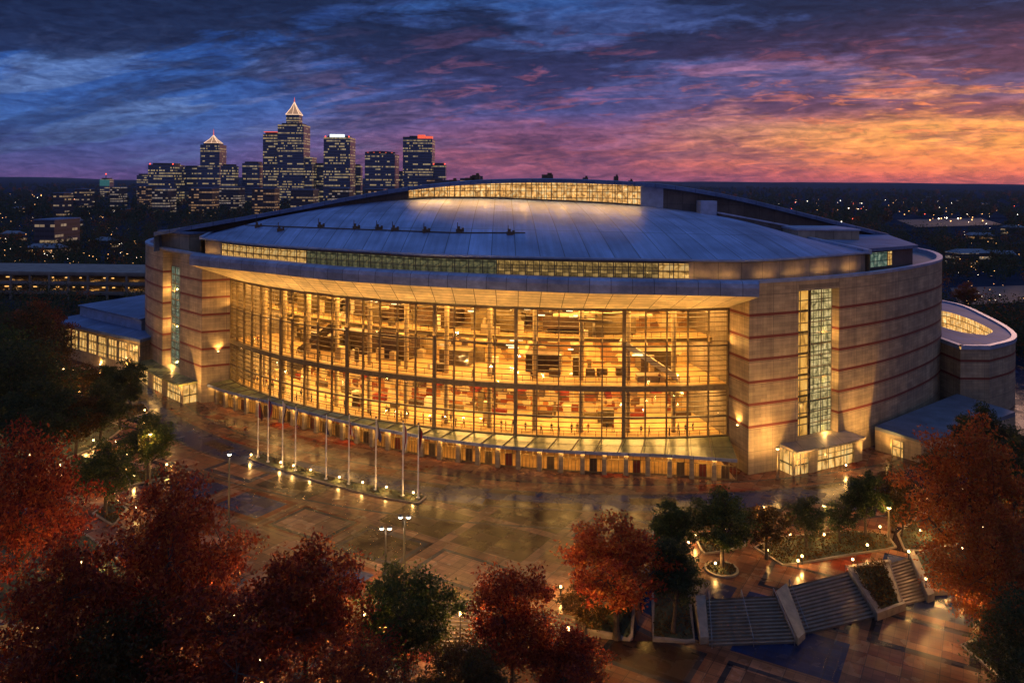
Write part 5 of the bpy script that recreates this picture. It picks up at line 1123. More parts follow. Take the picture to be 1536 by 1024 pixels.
e, x0, x1, Y, z1, dp = tower(416, 455, 187, 'tallest tower of the skyline with a lit pyramid crown and spire', 1, 1500)
cx, cy = (x0 + x1) / 2, Y + dp / 2; hw = (x1 - x0) * .25
m = MB(); m.prism([(cx - hw, cy - hw), (cx + hw, cy - hw), (cx + hw, cy + hw), (cx - hw, cy + hw)], z1 + 3.25, Z_(435, 171, Y)); m.build('upper_stage', TW[1], e)
pyramid(e, cx, cy, hw * 1.05, Z_(435, 171, Y) + .1, Z_(435, 151, Y), Z_(435, 144, Y), M['spire_lit'])
m = MB(); m.prism([(X_(455.3, Y), Y + 4), (X_(467, Y), Y + 4), (X_(467, Y), Y + 40), (X_(455.3, Y), Y + 40)], -1, Z_(460, 236, Y)); m.build('shoulder_wing', TW[3], e)
tower(471, 486, 247, 'small dark block right of the tallest tower', 2, 1540)
e, x0, x1, Y, z1, dp = tower(485, 525, 206, 'lit office tower with a bright white roof sign and red corner lights', 3, 1490, red=True)
m = MB(); m.prism([(X_(494, Y), Y + .5), (X_(516, Y), Y + .5), (X_(516, Y), Y + 3), (X_(494, Y), Y + 3)], z1 + .1, Z_(505, 201.5, Y)); m.build('roof_sign', M['sign_lit'], e)
tower(526, 541, 249, 'small block between the white sign tower and the curved top tower', 2, 1560)
e, x0, x1, Y, z1, dp = tower(547, 592, 231, 'broad tower with a low curved top and red edge lights', 0, 1470)
m = MB()
for i in range(10):
    f0, f1 = i / 10, (i + 1) / 10; g = lambda f: z1 + 3.3 + 2.2 * math.sin(math.pi * f)
    m.face([(x0 + (x1 - x0) * f0, Y + 1, z1 + .1), (x0 + (x1 - x0) * f1, Y + 1, z1 + .1), (x0 + (x1 - x0) * f1, Y + 1, g(f1)), (x0 + (x1 - x0) * f0, Y + 1, g(f0))]); m.face([(x0 + (x1 - x0) * f0, Y + 1, g(f0)), (x0 + (x1 - x0) * f1, Y + 1, g(f1)), (x0 + (x1 - x0) * f1, Y + dp, g(f1)), (x0 + (x1 - x0) * f0, Y + dp, g(f0))])
m.build('curved_top', M['tower_cap'], e)
for f in (.1, .3, .5, .7, .9): m = MB(); m.box((x0 + (x1 - x0) * f, Y + .2, z1 + 2.2), (2.6, 1, .9)); m.build('edge_light', M['red_crown'], e)
tower(595, 605, 259, 'thin sliver of a block left of the stepped tower', 0, 1600)
e, x0, x1, Y, z1, dp = tower(604, 648, 208, 'wide dark tower with a stepped red-lit top, right end of the skyline', 1, 1460)
for f0, f1, h in ((.0, .2, 3.2), (.22, .48, 5.0), (.5, .74, 7.0), (.76, 1.0, 4.6)): m = MB(); m.prism([(x0 + (x1 - x0) * f0, Y - .1), (x0 + (x1 - x0) * f1, Y - .1), (x0 + (x1 - x0) * f1, Y + 14), (x0 + (x1 - x0) * f0, Y + 14)], z1 + .05, z1 + h); m.build('roof_step', M['tower_cap'] if f0 < .2 or f0 == .22 else M['red_crown'], e)
tower(649, 668, 247, 'short dark tower at the right foot of the stepped tower', 2, 1480, red=True)
e, x0, x1, Y, z1, dp = tower(150, 164, 269, 'small teal-lit block with a red-tipped mast, far left', 2, 1900)
M['teal_lit'] = emit('teal_facade_light', (.08, .34, .36), .3); m = MB(); m.prism([(x0 - .5, Y - .6), (x1 + .5, Y - .6), (x1 + .5, Y - .1), (x0 - .5, Y - .1)], Z_(157, 279, Y), Z_(157, 269.5, Y)); m.build('lit_front', M['teal_lit'], e)
m = MB(); m.tube([((x0 + x1) / 2, Y + 6, z1), ((x0 + x1) / 2, Y + 6, Z_(157, 261, Y))], [1.2, .5], 6); m.build('mast', M['tower_cap'], e); m = MB(); m.box(((x0 + x1) / 2, Y + 6, Z_(157, 262, Y)), (2, 2, 3)); m.build('beacon', M['red_beacon'], e)
# low blocks between the wood and the towers
LOW = [tower_mat(f'low_block_facade_{i}', c, t, f, s, 3.4, 3.4, 20. + i) for i, (c, t, f, s) in enumerate([((.045, .05, .08), (1, .62, .24), .5, .22), ((.06, .05, .06), (1, .5, .16), .52, .24), ((.04, .05, .08), (1, .7, .36), .46, .2)])]
rb = random.Random(11)
spots = [(112, 128, 284, 1150), (128, 150, 281, 1250), (165, 178, 281, 1200), (180, 200, 283, 1050), (206, 222, 279, 1300), (228, 252, 284, 1000), (256, 274, 280, 1250), (283, 318, 283, 1050), (318, 358, 281, 1150), (358, 376, 279, 1300), (378, 412, 283, 980), (412, 432, 279, 1250), (436, 470, 285, 930), (470, 492, 279, 1250), (494, 524, 283, 1000), (524, 548, 280, 1150), (548, 575, 284, 950), (576, 604, 279, 1150), (80, 96, 290, 900), (640, 664, 268, 1350), (664, 684, 271, 1300), (52, 82, 331, 520), (690, 712, 268, 1400), (705, 724, 264.5, 1450)]
LOWP = ['second from the left of the far lights', 'third of the far lights', 'just right of the teal block', 'between the teal block and the broad flat block', 'left of the broad flat block', 'in front of the broad flat block', 'right of the broad flat block', 'in front of the smaller spired tower', 'right of the smaller spired tower', 'left of the square dark block', 'in front of the red crowned tower', 'left foot of the tallest tower', 'in front of the tallest tower', 'right foot of the tallest tower', 'in front of the white sign tower', 'right of the white sign tower', 'in front of the curved top tower', 'left foot of the stepped tower', 'leftmost of the far lights', 'right of the stepped tower', 'farther right above the arena roof', 'alone among the dark trees at left', 'small one above the arena roof', 'last one above the arena roof']
for k, (a, b, py, Y) in enumerate(spots):
    if k in (1, 3, 6, 9, 11, 13, 15, 17): continue
    x0, x1, z1 = X_(a, Y), X_(b, Y), max(5, Z_((a + b) / 2, py, Y)); dp = rb.uniform(18, 34)
    e = empty('low_block', ((x0 + x1) / 2, Y + dp / 2, -1), ['low lit block', 'long low block with amber windows', 'small low office block'][k % 3] + f' below the skyline, {LOWP[k]}', 'building', 'low blocks below the skyline')
    m = MB(); m.prism([(x0, Y), (x1, Y), (x1, Y + dp), (x0, Y + dp)], -1, z1, top=False); m.build('wall', LOW[k % 3], e)
    m = MB(); m.prism([(x0 - .4, Y - .4), (x1 + .4, Y - .4), (x1 + .4, Y + dp + .4), (x0 - .4, Y + dp + .4)], z1 + .02, z1 + .8); m.build('roof', M['slab'], e)
# scattered low houses among the woods, left and right
hs = [(1446, 306, 'nearest the right end of the roofline'), (1478, 312, 'in the middle of the right woods'), (1508, 303, 'under the red light at right'), (1520, 352, 'beyond the car park at right'), (1470, 365, 'between the car park and the round annex'), (1452, 398, 'above the round annex'), (1500, 395, 'upper right of the round annex'), (1250, 296, 'behind the right shoulder of the arena roof'), (1330, 300, 'below the sunset, behind the roof'), (1390, 302, 'below the sunset, right of the roof'), (30, 322, 'at the far left edge above the deck'), (110, 345, 'among the dark trees above the parking deck'), (160, 372, 'just above the parking deck'), (70, 388, 'left, right above the parking deck'), (190, 322, 'left of the arena among dark trees'), (20, 362, 'at the left edge above the parking deck')]
for k, (px, py, t_) in enumerate(hs):
    p = gp(px, py); wd, dp, hh_ = rb.uniform(11, 19) * (1 + p.y / 3000), rb.uniform(9, 12), rb.uniform(5, 8) * (1 + p.y / 4000); g = rb.uniform(-.5, .5)
    e = empty('low_house', (p.x, p.y, -.4), 'low building with lit windows ' + t_, 'building', 'low buildings in the woods')
    m = MB(); m.box((p.x, p.y, -.4), (wd, dp, hh_), g); m.build('wall', LOW[k % 3], e)
    m = MB(); ca, sa = math.cos(g), math.sin(g); L = lambda x, y, z: (p.x + x * ca - y * sa, p.y + x * sa + y * ca, z)
    a_, b_ = wd / 2 + .5, dp / 2 + .5; z0 = hh_ - .38; q = [L(-a_, -b_, z0), L(a_, -b_, z0), L(a_, b_, z0), L(-a_, b_, z0)]; r1, r2 = L(-a_ * .8, 0, z0 + 2.2), L(a_ * .8, 0, z0 + 2.2)
    m.face([q[0], q[1], r2, r1]); m.face([q[2], q[3], r1, r2]); m.face([q[1], q[2], r2]); m.face([q[3], q[0], r1]); m.face(q[::-1]); m.build('roof', M['roof_gravel'], e)
# parking deck
pk_ = empty('parking_deck', (-185, 340, 0), 'long three-level parking deck with amber lamps inside, at the left edge', 'parking garage')
M['deck_lamp'] = emit('deck_lamp_glow', (1., .5, .14), 1.6); M['conc'] = plain('deck_concrete', (.18, .165, .15), .7, 0, .3, .3)
for k in range(3):
    z = 2.2 + k * 3.9
    m = MB(); m.prism([(-240, 330), (-148, 326), (-146, 366), (-238, 370)], z, z + .45); d = m.build('deck_slab', M['conc'], pk_)
    m = MB(); m.prism([(-240.1, 329.7), (-147.9, 325.7), (-147.9, 326.0), (-240.1, 330.0)], z + .46, z + 1.5); m.build('parapet', M['conc'], d)
for i in range(12):
    x = -238 + i * 8.1; y = 330.3 - (x + 240) * .0435; m = MB(); m.box((x, y, 0), (.8, .8, 10.4)); m.build('column', M['conc'], pk_)
m = MB(); m.prism([(-240, 369), (-148, 365), (-148, 366), (-240, 370)], 0, 10); m.build('rear_wall', M['conc'], pk_)
for i in range(14):
    x = -236 + i * 6.6; y = 331.5 - (x + 240) * .0435
    for k in range(2):
        if rb.random() < .75: m = MB(); m.box((x + rb.uniform(-2, 2), y + 2.5, 4.6 + k * 3.9), (rb.uniform(.5, 1.6), .4, .35)); m.build('deck_lamp', M['deck_lamp'], pk_)
for i in range(5): light('POINT', (-228 + i * 17, 340, 5.0), 420, AMBER, shadow_soft_size=.3, parent=pk_); light('POINT', (-228 + i * 17, 340, 8.8), 300, AMBER, shadow_soft_size=.3, parent=pk_)
M['asphalt'] = plain('car_park_asphalt', (.04, .04, .045), .7, 0, .4, .1); lot = [gp(x, y) for x, y in ((1345, 330), (1470, 327), (1505, 337), (1375, 341))]; m = MB(); m.face([(p.x, p.y, .1) for p in lot]); tag(m.build('car_park', M['asphalt']), kind='structure')
lot2 = [gp(x, y) for x, y in ((1425, 432), (1540, 428), (1560, 452), (1440, 458))]; m = MB(); m.face([(p.x, p.y, .1) for p in lot2]); tag(m.build('car_park', M['asphalt']), kind='structure')
for a_, b_, e_ in ((1400, 334, 900), (1455, 333, 900), (1470, 443, 200), (1520, 440, 200)): p = gp(a_, b_); light('POINT', (p.x, p.y, 9), e_, AMBER, shadow_soft_size=.4)
# lights scattered over the city
M['pt_amber'] = emit('town_light_amber', (1.0, .46, .13), 6.0); M['pt_white'] = emit('town_light_white', (1.0, .82, .56), 9.0); M['pt_red'] = emit('town_light_red', (1.0, .10, .04), 7.0)
m = MB(); rb = random.Random(3)
def dot(px, py, r_, mi, zz=5.0):
    p = gp(px, py, zz); r_ = r_ * (p.y / 1000) ** .85 * .8
    if p.y > 9000 or p.y < 60: return
    c = Vector((p.x, p.y, zz + 1)); v = [c + Vector(d) * r_ for d in ((1, 0, 0), (-1, 0, 0), (0, 1, 0), (0, -1, 0), (0, 0, 1), (0, 0, -1))]
    for a, b, d in ((0, 2, 4), (2, 1, 4), (1, 3, 4), (3, 0, 4), (2, 0, 5), (1, 2, 5), (3, 1, 5), (0, 3, 5)): m.face([v[a], v[b], v[d]], [(0, 0)] * 3, mi)
for k in range(520):
    px = rb.uniform(0, 620); py = 278 + abs(rb.gauss(0, 10)) + (0 if px > 110 else 3); dot(px, py, rb.uniform(.35, .9), rb.choices((0, 1, 2), (6, 3, 1))[0])
for k in range(60): dot(rb.uniform(100, 150), 298 + rb.gauss(0, 2.2), rb.uniform(.4, .9), rb.choice((2, 2, 0, 1)))
for k in range(260): dot(rb.uniform(1090, 1536), 287 + abs(rb.gauss(0, 22)), rb.uniform(.3, .75), rb.choices((0, 1, 2), (6, 3, 1))[0])
for k in range(160): dot(rb.uniform(0, 215), 310 + rb.random() * 90, rb.uniform(.22, .5), rb.choices((0, 1), (4, 1))[0])
for k in range(60): dot(rb.uniform(1430, 1536), 320 + rb.random() * 140, rb.uniform(.2, .45), rb.choices((0, 1), (4, 1))[0])
for px, py in ((1328, 301), (1345, 301), (1412, 301), (1228, 311), (1273, 313), (1280, 308), (1300, 316), (1437, 329), (1408, 329), (1420, 328)): dot(px, py, 1.1, 1)
dot(1500, 299, 1.5, 2)
for a_ in (1395, 1412, 1426, 1441, 1458, 1474): dot(a_, 330 + rb.uniform(-2, 3), 1.0, 0)
tag(m.build('city_lights', [M['pt_amber'], M['pt_white'], M['pt_red']]), 'countless small amber and white lights of the city scattered out to the horizon', 'city lights', kind='stuff')
# ---- lamps added among the trees to light their leaves from within
def leaf_fill_lamp(px, py, label, e_=3000, z=ZL, h=4.6):
    p = gp(px, py, z); e = empty('leaf_fill_lamp', (p.x, p.y, z), label, 'street lamp', 'added lamps lighting the tree leaves')
    m = MB(); m.lathe((p.x, p.y, z), [(.2, 0), (.2, .3), (.07, .4), (.05, h), (.16, h + .04)], 8); m.build('post', M['pole_d'], e)
    m = MB(); m.lathe((p.x, p.y, z + h + .05), [(.12, 0), (.2, .18), (.17, .36), (0, .44)], 10); m.build('lantern', M['glow'], e)
    light('POINT', (p.x, p.y, z + h + .75), e_, (1, .5, .14), shadow_soft_size=.2, parent=e)
for px, py, t in ((178, 985, 'left of the widest dark red maple'), (352, 985, 'between the widest dark maple and the one beside the green tree'), (545, 985, 'left of the green front tree'), (690, 985, 'between the green tree and the orange-red maple'), (120, 900, 'behind the front maples at lower left'), (60, 1010, 'in the bottom left corner trees'), (852, 1010, 'right of the orange-red maple'), (1470, 975, 'under the smaller orange tree at lower right')):
    leaf_fill_lamp(px, py, 'added leaf-lighting lamp ' + t)
for px, py, t in ((1408, 800, 'in front of the trunk of the big orange-red maple'), (1470, 815, 'right of the trunk of the big orange-red maple'), (60, 668, 'in the middle of the left grove'), (128, 640, 'at the back of the left grove'), (30, 640, 'at the left edge inside the grove'), (95, 585, 'far behind the left grove')):
    leaf_fill_lamp(px, py, 'added leaf-lighting lamp ' + t, 2200, 0)
# ------------------------------------------------------------------ trees
LM = dict(red=leaf_mat('maple_leaves_red', [(.10, .013, .008), (.27, .035, .012), (.42, .08, .018), (.48, .17, .03)]),
          dark=leaf_mat('maple_leaves_dark_red', [(.07, .012, .008), (.20, .026, .010), (.34, .06, .015), (.44, .14, .03)]),
          orange=leaf_mat('leaves_orange', [(.14, .025, .008), (.28, .06, .013), (.38, .11, .02), (.30, .14, .035)]),
          green=leaf_mat('leaves_green', [(.022, .045, .014), (.045, .075, .02), (.08, .11, .026), (.17, .15, .03)]),
          deep=leaf_mat('leaves_deep_green', [(.02, .034, .016), (.038, .056, .022), (.056, .075, .026), (.10, .09, .028)]),
          rust=leaf_mat('leaves_rust_green', [(.03, .03, .010), (.07, .045, .012), (.13, .06, .014), (.09, .08, .02)]))
BARK = plain('bark', (.05, .035, .025), .85, 0, .4, 3, .5)
def leaf_mesh(cent, size, rng_, flat=.0):
    n = len(cent); a = rng_.normal(size=(n, 3)); a[:, 2] *= (1 - flat); a /= np.linalg.norm(a, axis=1)[:, None]
    b = rng_.normal(size=(n, 3)); b -= (a * b).sum(1)[:, None] * a; b /= np.linalg.norm(b, axis=1)[:, None]
    s = size * rng_.uniform(.6, 1.35, n)[:, None]; el = rng_.uniform(.34, .55, n)[:, None]
    c = np.cross(a, b)
    v = np.stack([cent - a * s, cent + b * s * el + c * s * .12, cent + a * s, cent - b * s * el + c * s * .12], 1).reshape(-1, 3)
    return v
def mesh_np(name, v, mat, k=4):
    n = len(v) // k; me = bpy.data.meshes.new(name); me.vertices.add(len(v)); me.vertices.foreach_set('co', v.astype(np.float32).ravel())
    me.loops.add(n * k); me.loops.foreach_set('vertex_index', np.arange(n * k, dtype=np.int32)); me.polygons.add(n); me.polygons.foreach_set('loop_start', np.arange(0, n * k, k, dtype=np.int32))
    me.update(calc_edges=True); me.validate(); me.materials.append(mat); return me
def tree_kind(seed, h, cw, leaves, lsize, crown0=.24, nclump=110):
    rs = np.random.default_rng(seed); rr = random.Random(seed)
    m = MB(); r0 = h * .022; fork = h * (crown0 + .06); lean = np.array((rr.uniform(-.25, .25), rr.uniform(-.25, .25), 0))
    tr = [np.array((0, 0, -.3)) , np.array((0, 0, h * .08)) + lean * .3, np.array((0, 0, fork)) + lean, np.array((rr.uniform(-.3, .3), rr.uniform(-.3, .3), h * .55)) + lean * 1.3, np.array((rr.uniform(-.4, .4), rr.uniform(-.4, .4), h * .82)) + lean]
    m.tube(tr, [r0 * 1.5, r0, r0 * .85, r0 * .5, r0 * .15], 8)
    zc, hh = h * (crown0 + 1) / 2, h * (1 - crown0) / 2; limbs = [(tr[2] * (1 - f) + tr[3] * f) for f in (.2, .6, 1)] + [tr[3] * .5 + tr[4] * .5, tr[4]]
    nl = 8
    for q in range(nl):                                              # main limbs fan up and out
        ang = q * 2.4 + rr.uniform(-.3, .3); f = q / nl; st = tr[2] * (1 - f) + tr[3] * f - np.array((0, 0, h * .05 * (1 - f)))
        out = cw * .5 * rr.uniform(.62, .85) * (1 - .35 * f); en = np.array((math.cos(ang) * out, math.sin(ang) * out, st[2] + h * rr.uniform(.16, .34)))
        mid = st * .5 + en * .5 + np.array((math.cos(ang), math.sin(ang), -.5)) * cw * .04; m.tube([st, mid, en], [r0 * .5, r0 * .32, r0 * .1], 6); limbs += [mid, mid * .5 + en * .5, en]
    L = np.array(limbs); T = []
    tries = 0
    while len(T) < nclump and tries < 6000:                          # clump centres, kept apart so that gaps stay open
        tries += 1; u = rs.normal(size=3); u /= np.linalg.norm(u); a_ = math.atan2(u[1], u[0])
        lump = 1 + .17 * math.sin(3 * a_ + seed) + .13 * math.sin(5 * a_ + 4 * u[2] + 2 * seed) + .10 * math.sin(7 * u[2] + seed)
        rad = rs.random() ** .45 * lump * .9; tap = 1 - .30 * max(0, u[2]) ** 1.5
        p = np.array((u[0] * cw / 2 * rad * tap, u[1] * cw / 2 * rad * tap, zc + u[2] * hh * rad * (1.05 if u[2] > 0 else .8)))
        if all(np.linalg.norm((p - t) * (1, 1, 1.3)) > cw * .095 for t in T): T.append(p)
    cs = []; per = leaves / max(1, len(T))
    for i, t in enumerate(T):
        j = int(np.argmin(np.linalg.norm(L - t, axis=1))); mid = (L[j] + t) / 2 + rs.normal(size=3) * cw * .015
        m.tube([L[j], mid, t], [r0 * .16, r0 * .1, r0 * .03], 4)
        s_ = cw * rs.uniform(.045, .08); n_ = int(per * rs.uniform(.5, 1.5)); ax = t - np.array((0, 0, zc)); ax /= np.linalg.norm(ax) + 1e-6
        g = rs.normal(size=(n_, 3)); g /= np.maximum(1, np.linalg.norm(g, axis=1)[:, None] / 1.7); g[:, 2] *= .6; g += ax * (rs.random(n_)[:, None] ** 2 * 1.5)
        cs.append(t + g * s_)
    v = leaf_mesh(np.concatenate(cs), lsize, rs); return m, v
KIND = {}; RAW = {}
def proto(key, seed, h, cw, leaves, lsize, mats, **k):
    m, v = tree_kind(seed, h, cw, leaves, lsize, **k)
    tm = None
    for mn in mats:
        o = m.build('trunk', BARK) if tm is None else bpy.data.objects.new('trunk', tm); 
        if tm is None: tm = o.data; COL.objects.unlink(o)
        KIND[(key, mn)] = (tm, mesh_np('crown', v, LM[mn]), h)
    RAW[key] = (tm, v, h)
proto('big', 1, 15., 13.5, 20000, .2, ('dark',), nclump=150); proto('big2', 2, 14., 12., 13500, .2, ('red',), nclump=130); proto('big3', 9, 13., 11., 16000, .2, ('dark',), nclump=115)
proto('mid', 3, 10., 7.4, 11000, .17, ('green',), nclump=95); proto('mid2', 4, 10., 6.6, 10000, .17, ('green',), nclump=85); proto('small', 5, 7., 4.8, 5500, .14, ('green',), nclump=70); proto('small2', 6, 7., 5.2, 5500, .14, ('green',), nclump=70)
def tree(key, mat, p, h, rz, label, group=None, name=None, sx=1.0):
    if (key, mat) not in KIND: KIND[(key, mat)] = (RAW[key][0], mesh_np('crown', RAW[key][1], LM[mat]), RAW[key][2])
    tm, cm, h0 = KIND[(key, mat)]; s = h / h0
    e = empty(name or 'tree', p, label, 'tree', group); e.rotation_euler = (0, 0, rz); e.scale = (s * sx, s * sx, s)
    for nm, me in (('trunk', tm), ('crown', cm)): o = bpy.data.objects.new(nm, me); COL.objects.link(o); o.parent = e
    return e
def tpx(key, mat, px, pb, pt, label, z=0.0, rz=None, sx=1.0, name=None, group=None):
    p = gp(px, pb, z); h = 50 - (pt - (266 + 11 * px / 1536)) * p.y / 1200 - z
    return tree(key, mat, p, h, rz if rz is not None else (px * 1.7) % 6.28, label, group, name, sx)
FR = 'big autumn trees in the foreground'
# (front row, rooted on the lower ground)
tpx('big', 'dark', 255, 1045, 745, 'widest dark red maple at the bottom left, in front of the lone lamp post', ZL, 1.0, .86, 'maple_tree', FR)
tpx('big2', 'red', 32, 930, 665, 'tall red maple at the left edge, behind the widest dark maple', ZL, 2.2, .78, 'maple_tree', FR)
tpx('big3', 'dark', 458, 1045, 824, 'dark red maple left of the green front tree', ZL, .4, .98, 'maple_tree', FR)
tpx('big2', 'dark', 345, 1130, 905, 'low dark maple at the bottom edge between two larger ones', ZL, 3.4, 1.3, 'maple_tree', FR)
tpx('big', 'dark', 90, 1130, 850, 'dark maple in the bottom left corner', ZL, 4.1, .9, 'maple_tree', FR)
tpx('big2', 'dark', 540, 1135, 962, 'low dark maple at the bottom edge left of the green tree', ZL, 5.3, 1.1, 'maple_tree', FR)
tpx('big3', 'rust', 695, 1130, 972, 'low rust-green tree at the bottom edge right of the green tree', ZL, 1.9, 1.1, 'autumn_tree', FR)
tpx('big2', 'rust', 175, 1140, 930, 'low rust-green tree at the bottom edge, lower left', ZL, .6, 1.1, 'autumn_tree', FR)
tpx('big3', 'green', 608, 1035, 856, 'green front tree between two red maples at the bottom', ZL, 5.0, 1.0, 'green_tree')
tpx('big3', 'red', 768, 1040, 858, 'orange-red maple at the bottom centre', ZL, 2.7, .92, 'maple_tree', FR)
tpx('mid', 'dark', 850, 1075, 945, 'low dark shrubby tree at the bottom, right of the orange-red maple', ZL, 1.2, 1.3)
tpx('big2', 'orange', 1455, 890, 652, 'largest orange-red maple at the right edge', -.8, .7, .86, 'maple_tree', FR)
tpx('big', 'orange', 1490, 985, 790, 'smaller orange tree in front of the largest orange maple', ZL, 2.0, 1.0, 'autumn_tree', FR)
tpx('big2', 'deep', 1560, 1090, 900, 'dark green tree in the bottom right corner', ZL, 3.0, 1.1)
tpx('mid', 'deep', 1535, 810, 665, 'dark green tree at the right edge behind the orange maple', 0, .6, 1.2)
tpx('mid', 'red', 925, 952, 782, 'small red maple in the lawn bed beside the steps', -2.4, .9, 1.22, 'maple_tree')
tpx('small2', 'rust', 876, 952, 872, 'low bushy tree at the left foot of the small red maple', -2.4, .3, 1.3)
tpx('mid2', 'deep', 1010, 942, 800, 'taller dark green tree in the sloping lawn bed', -2.0, 2.0, .95)
tpx('mid2', 'green', 1007, 850, 748, 'yellow-green tree in the narrow lawn bed behind the dark green one', 0, .2, .9)
tpx('mid', 'green', 1083, 854, 736, 'round green tree in the kerbed tree island', 0, 1.5, 1.1)
tpx('small', 'rust', 1150, 838, 754, 'yellow-lit tree behind the bronze lamp post in the lawn bed', 0, .5, 1.25)
tpx('small', 'deep', 1210, 822, 742, 'small dark tree left of the middle of the wide lawn bed', 0, 1.9, 1.15)
tpx('small2', 'deep', 1260, 814, 748, 'small tree in the middle of the wide lawn bed', 0, 2.9, 1.1)
tpx('mid2', 'green', 1299, 806, 706, 'tallest young green tree at the back of the wide lawn bed', 0, 4.1, .95)
tpx('small2', 'rust', 1340, 795, 702, 'olive tree at the right end of the wide lawn bed', 0, .9, 1.1)
tpx('small2', 'rust', 1352, 806, 745, 'low olive tree by the lamp post near the bank', 0, 5.1, 1.1)
tpx('mid', 'green', 158, 776, 664, 'dark green tree on the left lawn, nearer of two by the path', 0, 2.3, 1.15)
tpx('mid2', 'green', 222, 722, 618, 'yellow-lit green tree at left with a lamp post in front', 0, .1, 1.15)
lefts = [(60, 716, 575, 'mid', 'deep', 'slim dark tree at the front of the left grove'), (112, 694, 585, 'mid2', 'rust', 'rust-tinged tree in the middle of the left grove'), (150, 672, 575, 'mid', 'deep', 'dark tree at the right of the left grove, by the paving'), (20, 690, 520, 'big2', 'deep', 'broad dark tree at the left edge of the grove'), (70, 640, 540, 'big3', 'rust', 'rust-tinted tree at the back of the left grove'), (180, 640, 550, 'mid2', 'deep', 'dark tree next to the bronze lamp post, left grove'), (130, 612, 548, 'mid', 'rust', 'rust tree below the pavilion windows'), (35, 610, 480, 'big', 'rust', 'tall rust-brown tree at the left edge, behind the grove'), (195, 600, 535, 'small', 'deep', 'small dark tree at the corner of the side pavilion'), (70, 575, 485, 'mid', 'rust', 'brownish tree left of the pavilion'), (8, 575, 475, 'mid2', 'rust', 'rust tree far at the left edge'), (60, 560, 455, 'mid', 'orange', 'orange-tinted tree behind the left grove'), (160, 592, 545, 'mid2', 'deep', 'dark tree in front of the pavilion windows'), (-30, 650, 490, 'big3', 'green', 'dark tree cut off by the left edge')]
for px, pb, pt, kd, mt, lb in lefts: tpx(kd, mt, px, pb, pt, lb, 0, None, 1.05, None, 'trees of the left grove')
rights = [(1475, 720, 610, 'mid', 'deep', 'dark tree at the foot of the round annex'), (1515, 720, 640, 'mid2', 'deep', 'tall dark tree at the right edge by the round annex'), (1420, 735, 668, 'small', 'deep', 'small dark tree beside the loading annex'), (1395, 730, 675, 'small2', 'rust', 'olive tree in front of the loading annex'), (1450, 470, 425, 'mid', 'orange', 'orange tree beyond the round annex')]
for px, pb, pt, kd, mt, lb in rights: tpx(kd, mt, px, pb, pt, lb, 0, None, 1.1, None, 'trees beside the right annexes')
# low planting in the beds
def inside(poly, x, y):
    r = False; j = len(poly) - 1
    for i in range(len(poly)):
        if (poly[i][1] > y) != (poly[j][1] > y) and x < (poly[j][0] - poly[i][0]) * (y - poly[i][1]) / (poly[j][1] - poly[i][1]) + poly[i][0]: r = not r
        j = i
    return r
pts = []; rg = np.random.default_rng(4); rr = random.Random(8)
for bi, (poly_, zf) in enumerate(BEDS):
    a = np.array(poly_); lo, hi = a.min(0), a.max(0); area = (hi - lo).prod(); n_ = int(min(4200, area * 26))
    for k in range(n_):
        x, y = rr.uniform(lo[0], hi[0]), rr.uniform(lo[1], hi[1])
        if inside(poly_, x, y): pts.append((x, y, zf(x, y) + rr.random() ** 2 * (.5 if math.sin(x * 1.3) * math.sin(y * 1.7) > .2 else .18) + .06))
a, b, c_, d = gp(1276, 858), gp(1326, 849), gp(1348, 912, ZL), gp(1319, 927, ZL)
for k in range(1500):
    u, v_ = rr.random(), rr.random(); p = a.lerp(b, u).lerp(d.lerp(c_, u), v_); pts.append((p.x, p.y, .4 - 3.05 * v_ + .3 + rr.random() ** 2 * .9))
o = bpy.data.objects.new('ground_cover', mesh_np('ground_cover', leaf_mesh(np.array(pts), .17, rg), LM['rust'])); COL.objects.link(o)
tag(o, 'low leafy ground cover and grass in the kerbed beds', 'ground cover', kind='stuff')
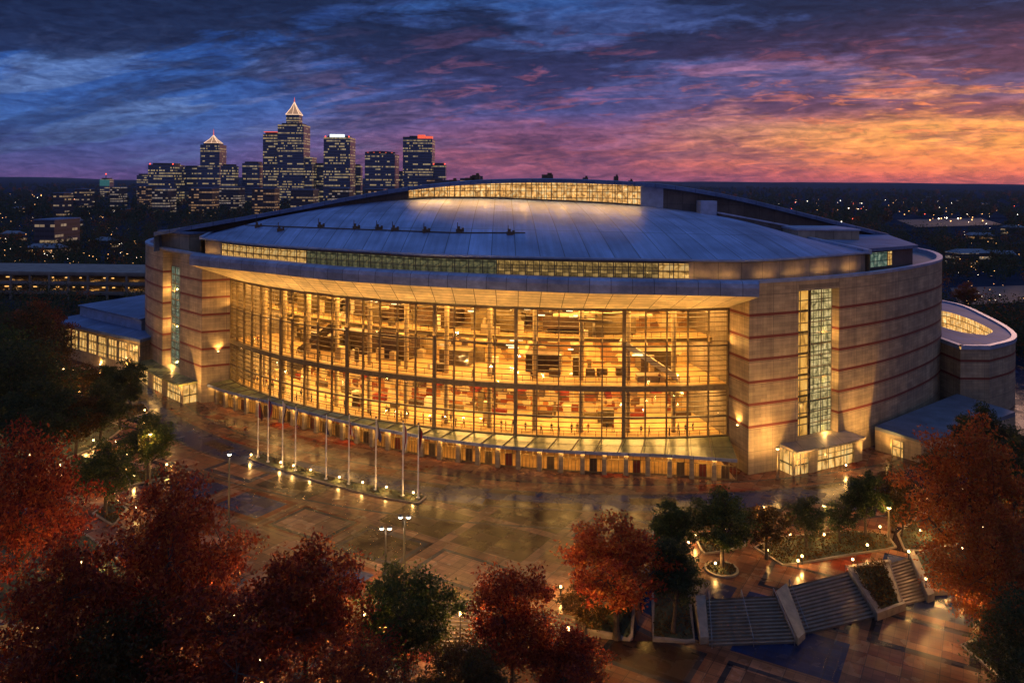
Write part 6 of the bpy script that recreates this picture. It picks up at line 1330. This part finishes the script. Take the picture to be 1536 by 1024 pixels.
# the dark wood that fills the land out to the city
def wood(name, mats, seed, n, label):
    rs = np.random.default_rng(seed); V = []
    k = 0
    for _ in range(n * 4):
        Y = 215 * (3600 / 215) ** (rs.random() ** 1.15); px = rs.uniform(-160, 1700); x = (px - 768) / 1200 * Y
        if -112 < x < 142 and Y < 330: continue
        if Y < 330 and x < -85 and Y < 268 and x > -140: continue
        if 300 < px < 1400 and Y < 620: continue
        if -246 < x < -142 and 318 < Y < 376: continue
        py_ = 275 + 60000 / Y
        if 1340 < px < 1510 and 326 < py_ < 352: continue
        if px > 1420 and 424 < py_ < 476: continue
        if px < 230 and 288 < Y < 322 and rs.random() < .8: continue
        hgt = rs.uniform(7, 12.5) if Y < 700 else rs.uniform(8, 16); wd = hgt * rs.uniform(.7, 1.0); m_ = int(150 if Y < 420 else 90 if Y < 900 else 46)
        ls = .45 if Y < 420 else .75 if Y < 900 else 2.2
        g = rs.normal(size=(m_, 3)); g /= np.linalg.norm(g, axis=1)[:, None]; g *= rs.uniform(.55, 1.05, m_)[:, None]; g *= (1 + .25 * np.sin(4 * np.arctan2(g[:, 1], g[:, 0]) + k))[:, None]
        cen = np.array((x, Y, TZ(x, Y) + hgt * .58)) + g * np.array((wd / 2, wd / 2, hgt * .44)); V.append(leaf_mesh(cen, ls, rs)); k += 1
        if k >= n: break
    o = bpy.data.objects.new(name, mesh_np(name, np.concatenate(V), LM[mats])); COL.objects.link(o); tag(o, label, 'wood', kind='stuff')
wood('distant_wood', 'deep', 21, 5200, 'dark green wood filling the land out to the city and hills'); wood('autumn_wood', 'rust', 22, 1500, 'brown and rust trees scattered through the dark far wood'); wood('orange_wood', 'orange', 23, 260, 'orange autumn trees scattered through the dark far wood')
# ---- evening air
m = MB(); m.box((0, 4700, -4.6), (22000, 10400, 330)); hz = m.build('haze', None); hz.data.materials.clear()
hm = bpy.data.materials.new('evening_haze'); hm.use_nodes = True; hm.node_tree.nodes.clear()
pv = hm.node_tree.nodes.new('ShaderNodeVolumePrincipled'); ho = hm.node_tree.nodes.new('ShaderNodeOutputMaterial'); hm.node_tree.links.new(pv.outputs[0], ho.inputs['Volume'])
pv.inputs['Color'].default_value = (.62, .72, .95, 1); pv.inputs['Density'].default_value = .00005; pv.inputs['Anisotropy'].default_value = .2
hz.data.materials.append(hm); tag(hz, 'thin bluish evening haze over the city and the woods', 'haze', kind='stuff')
scene.cycles.volume_bounces = 0
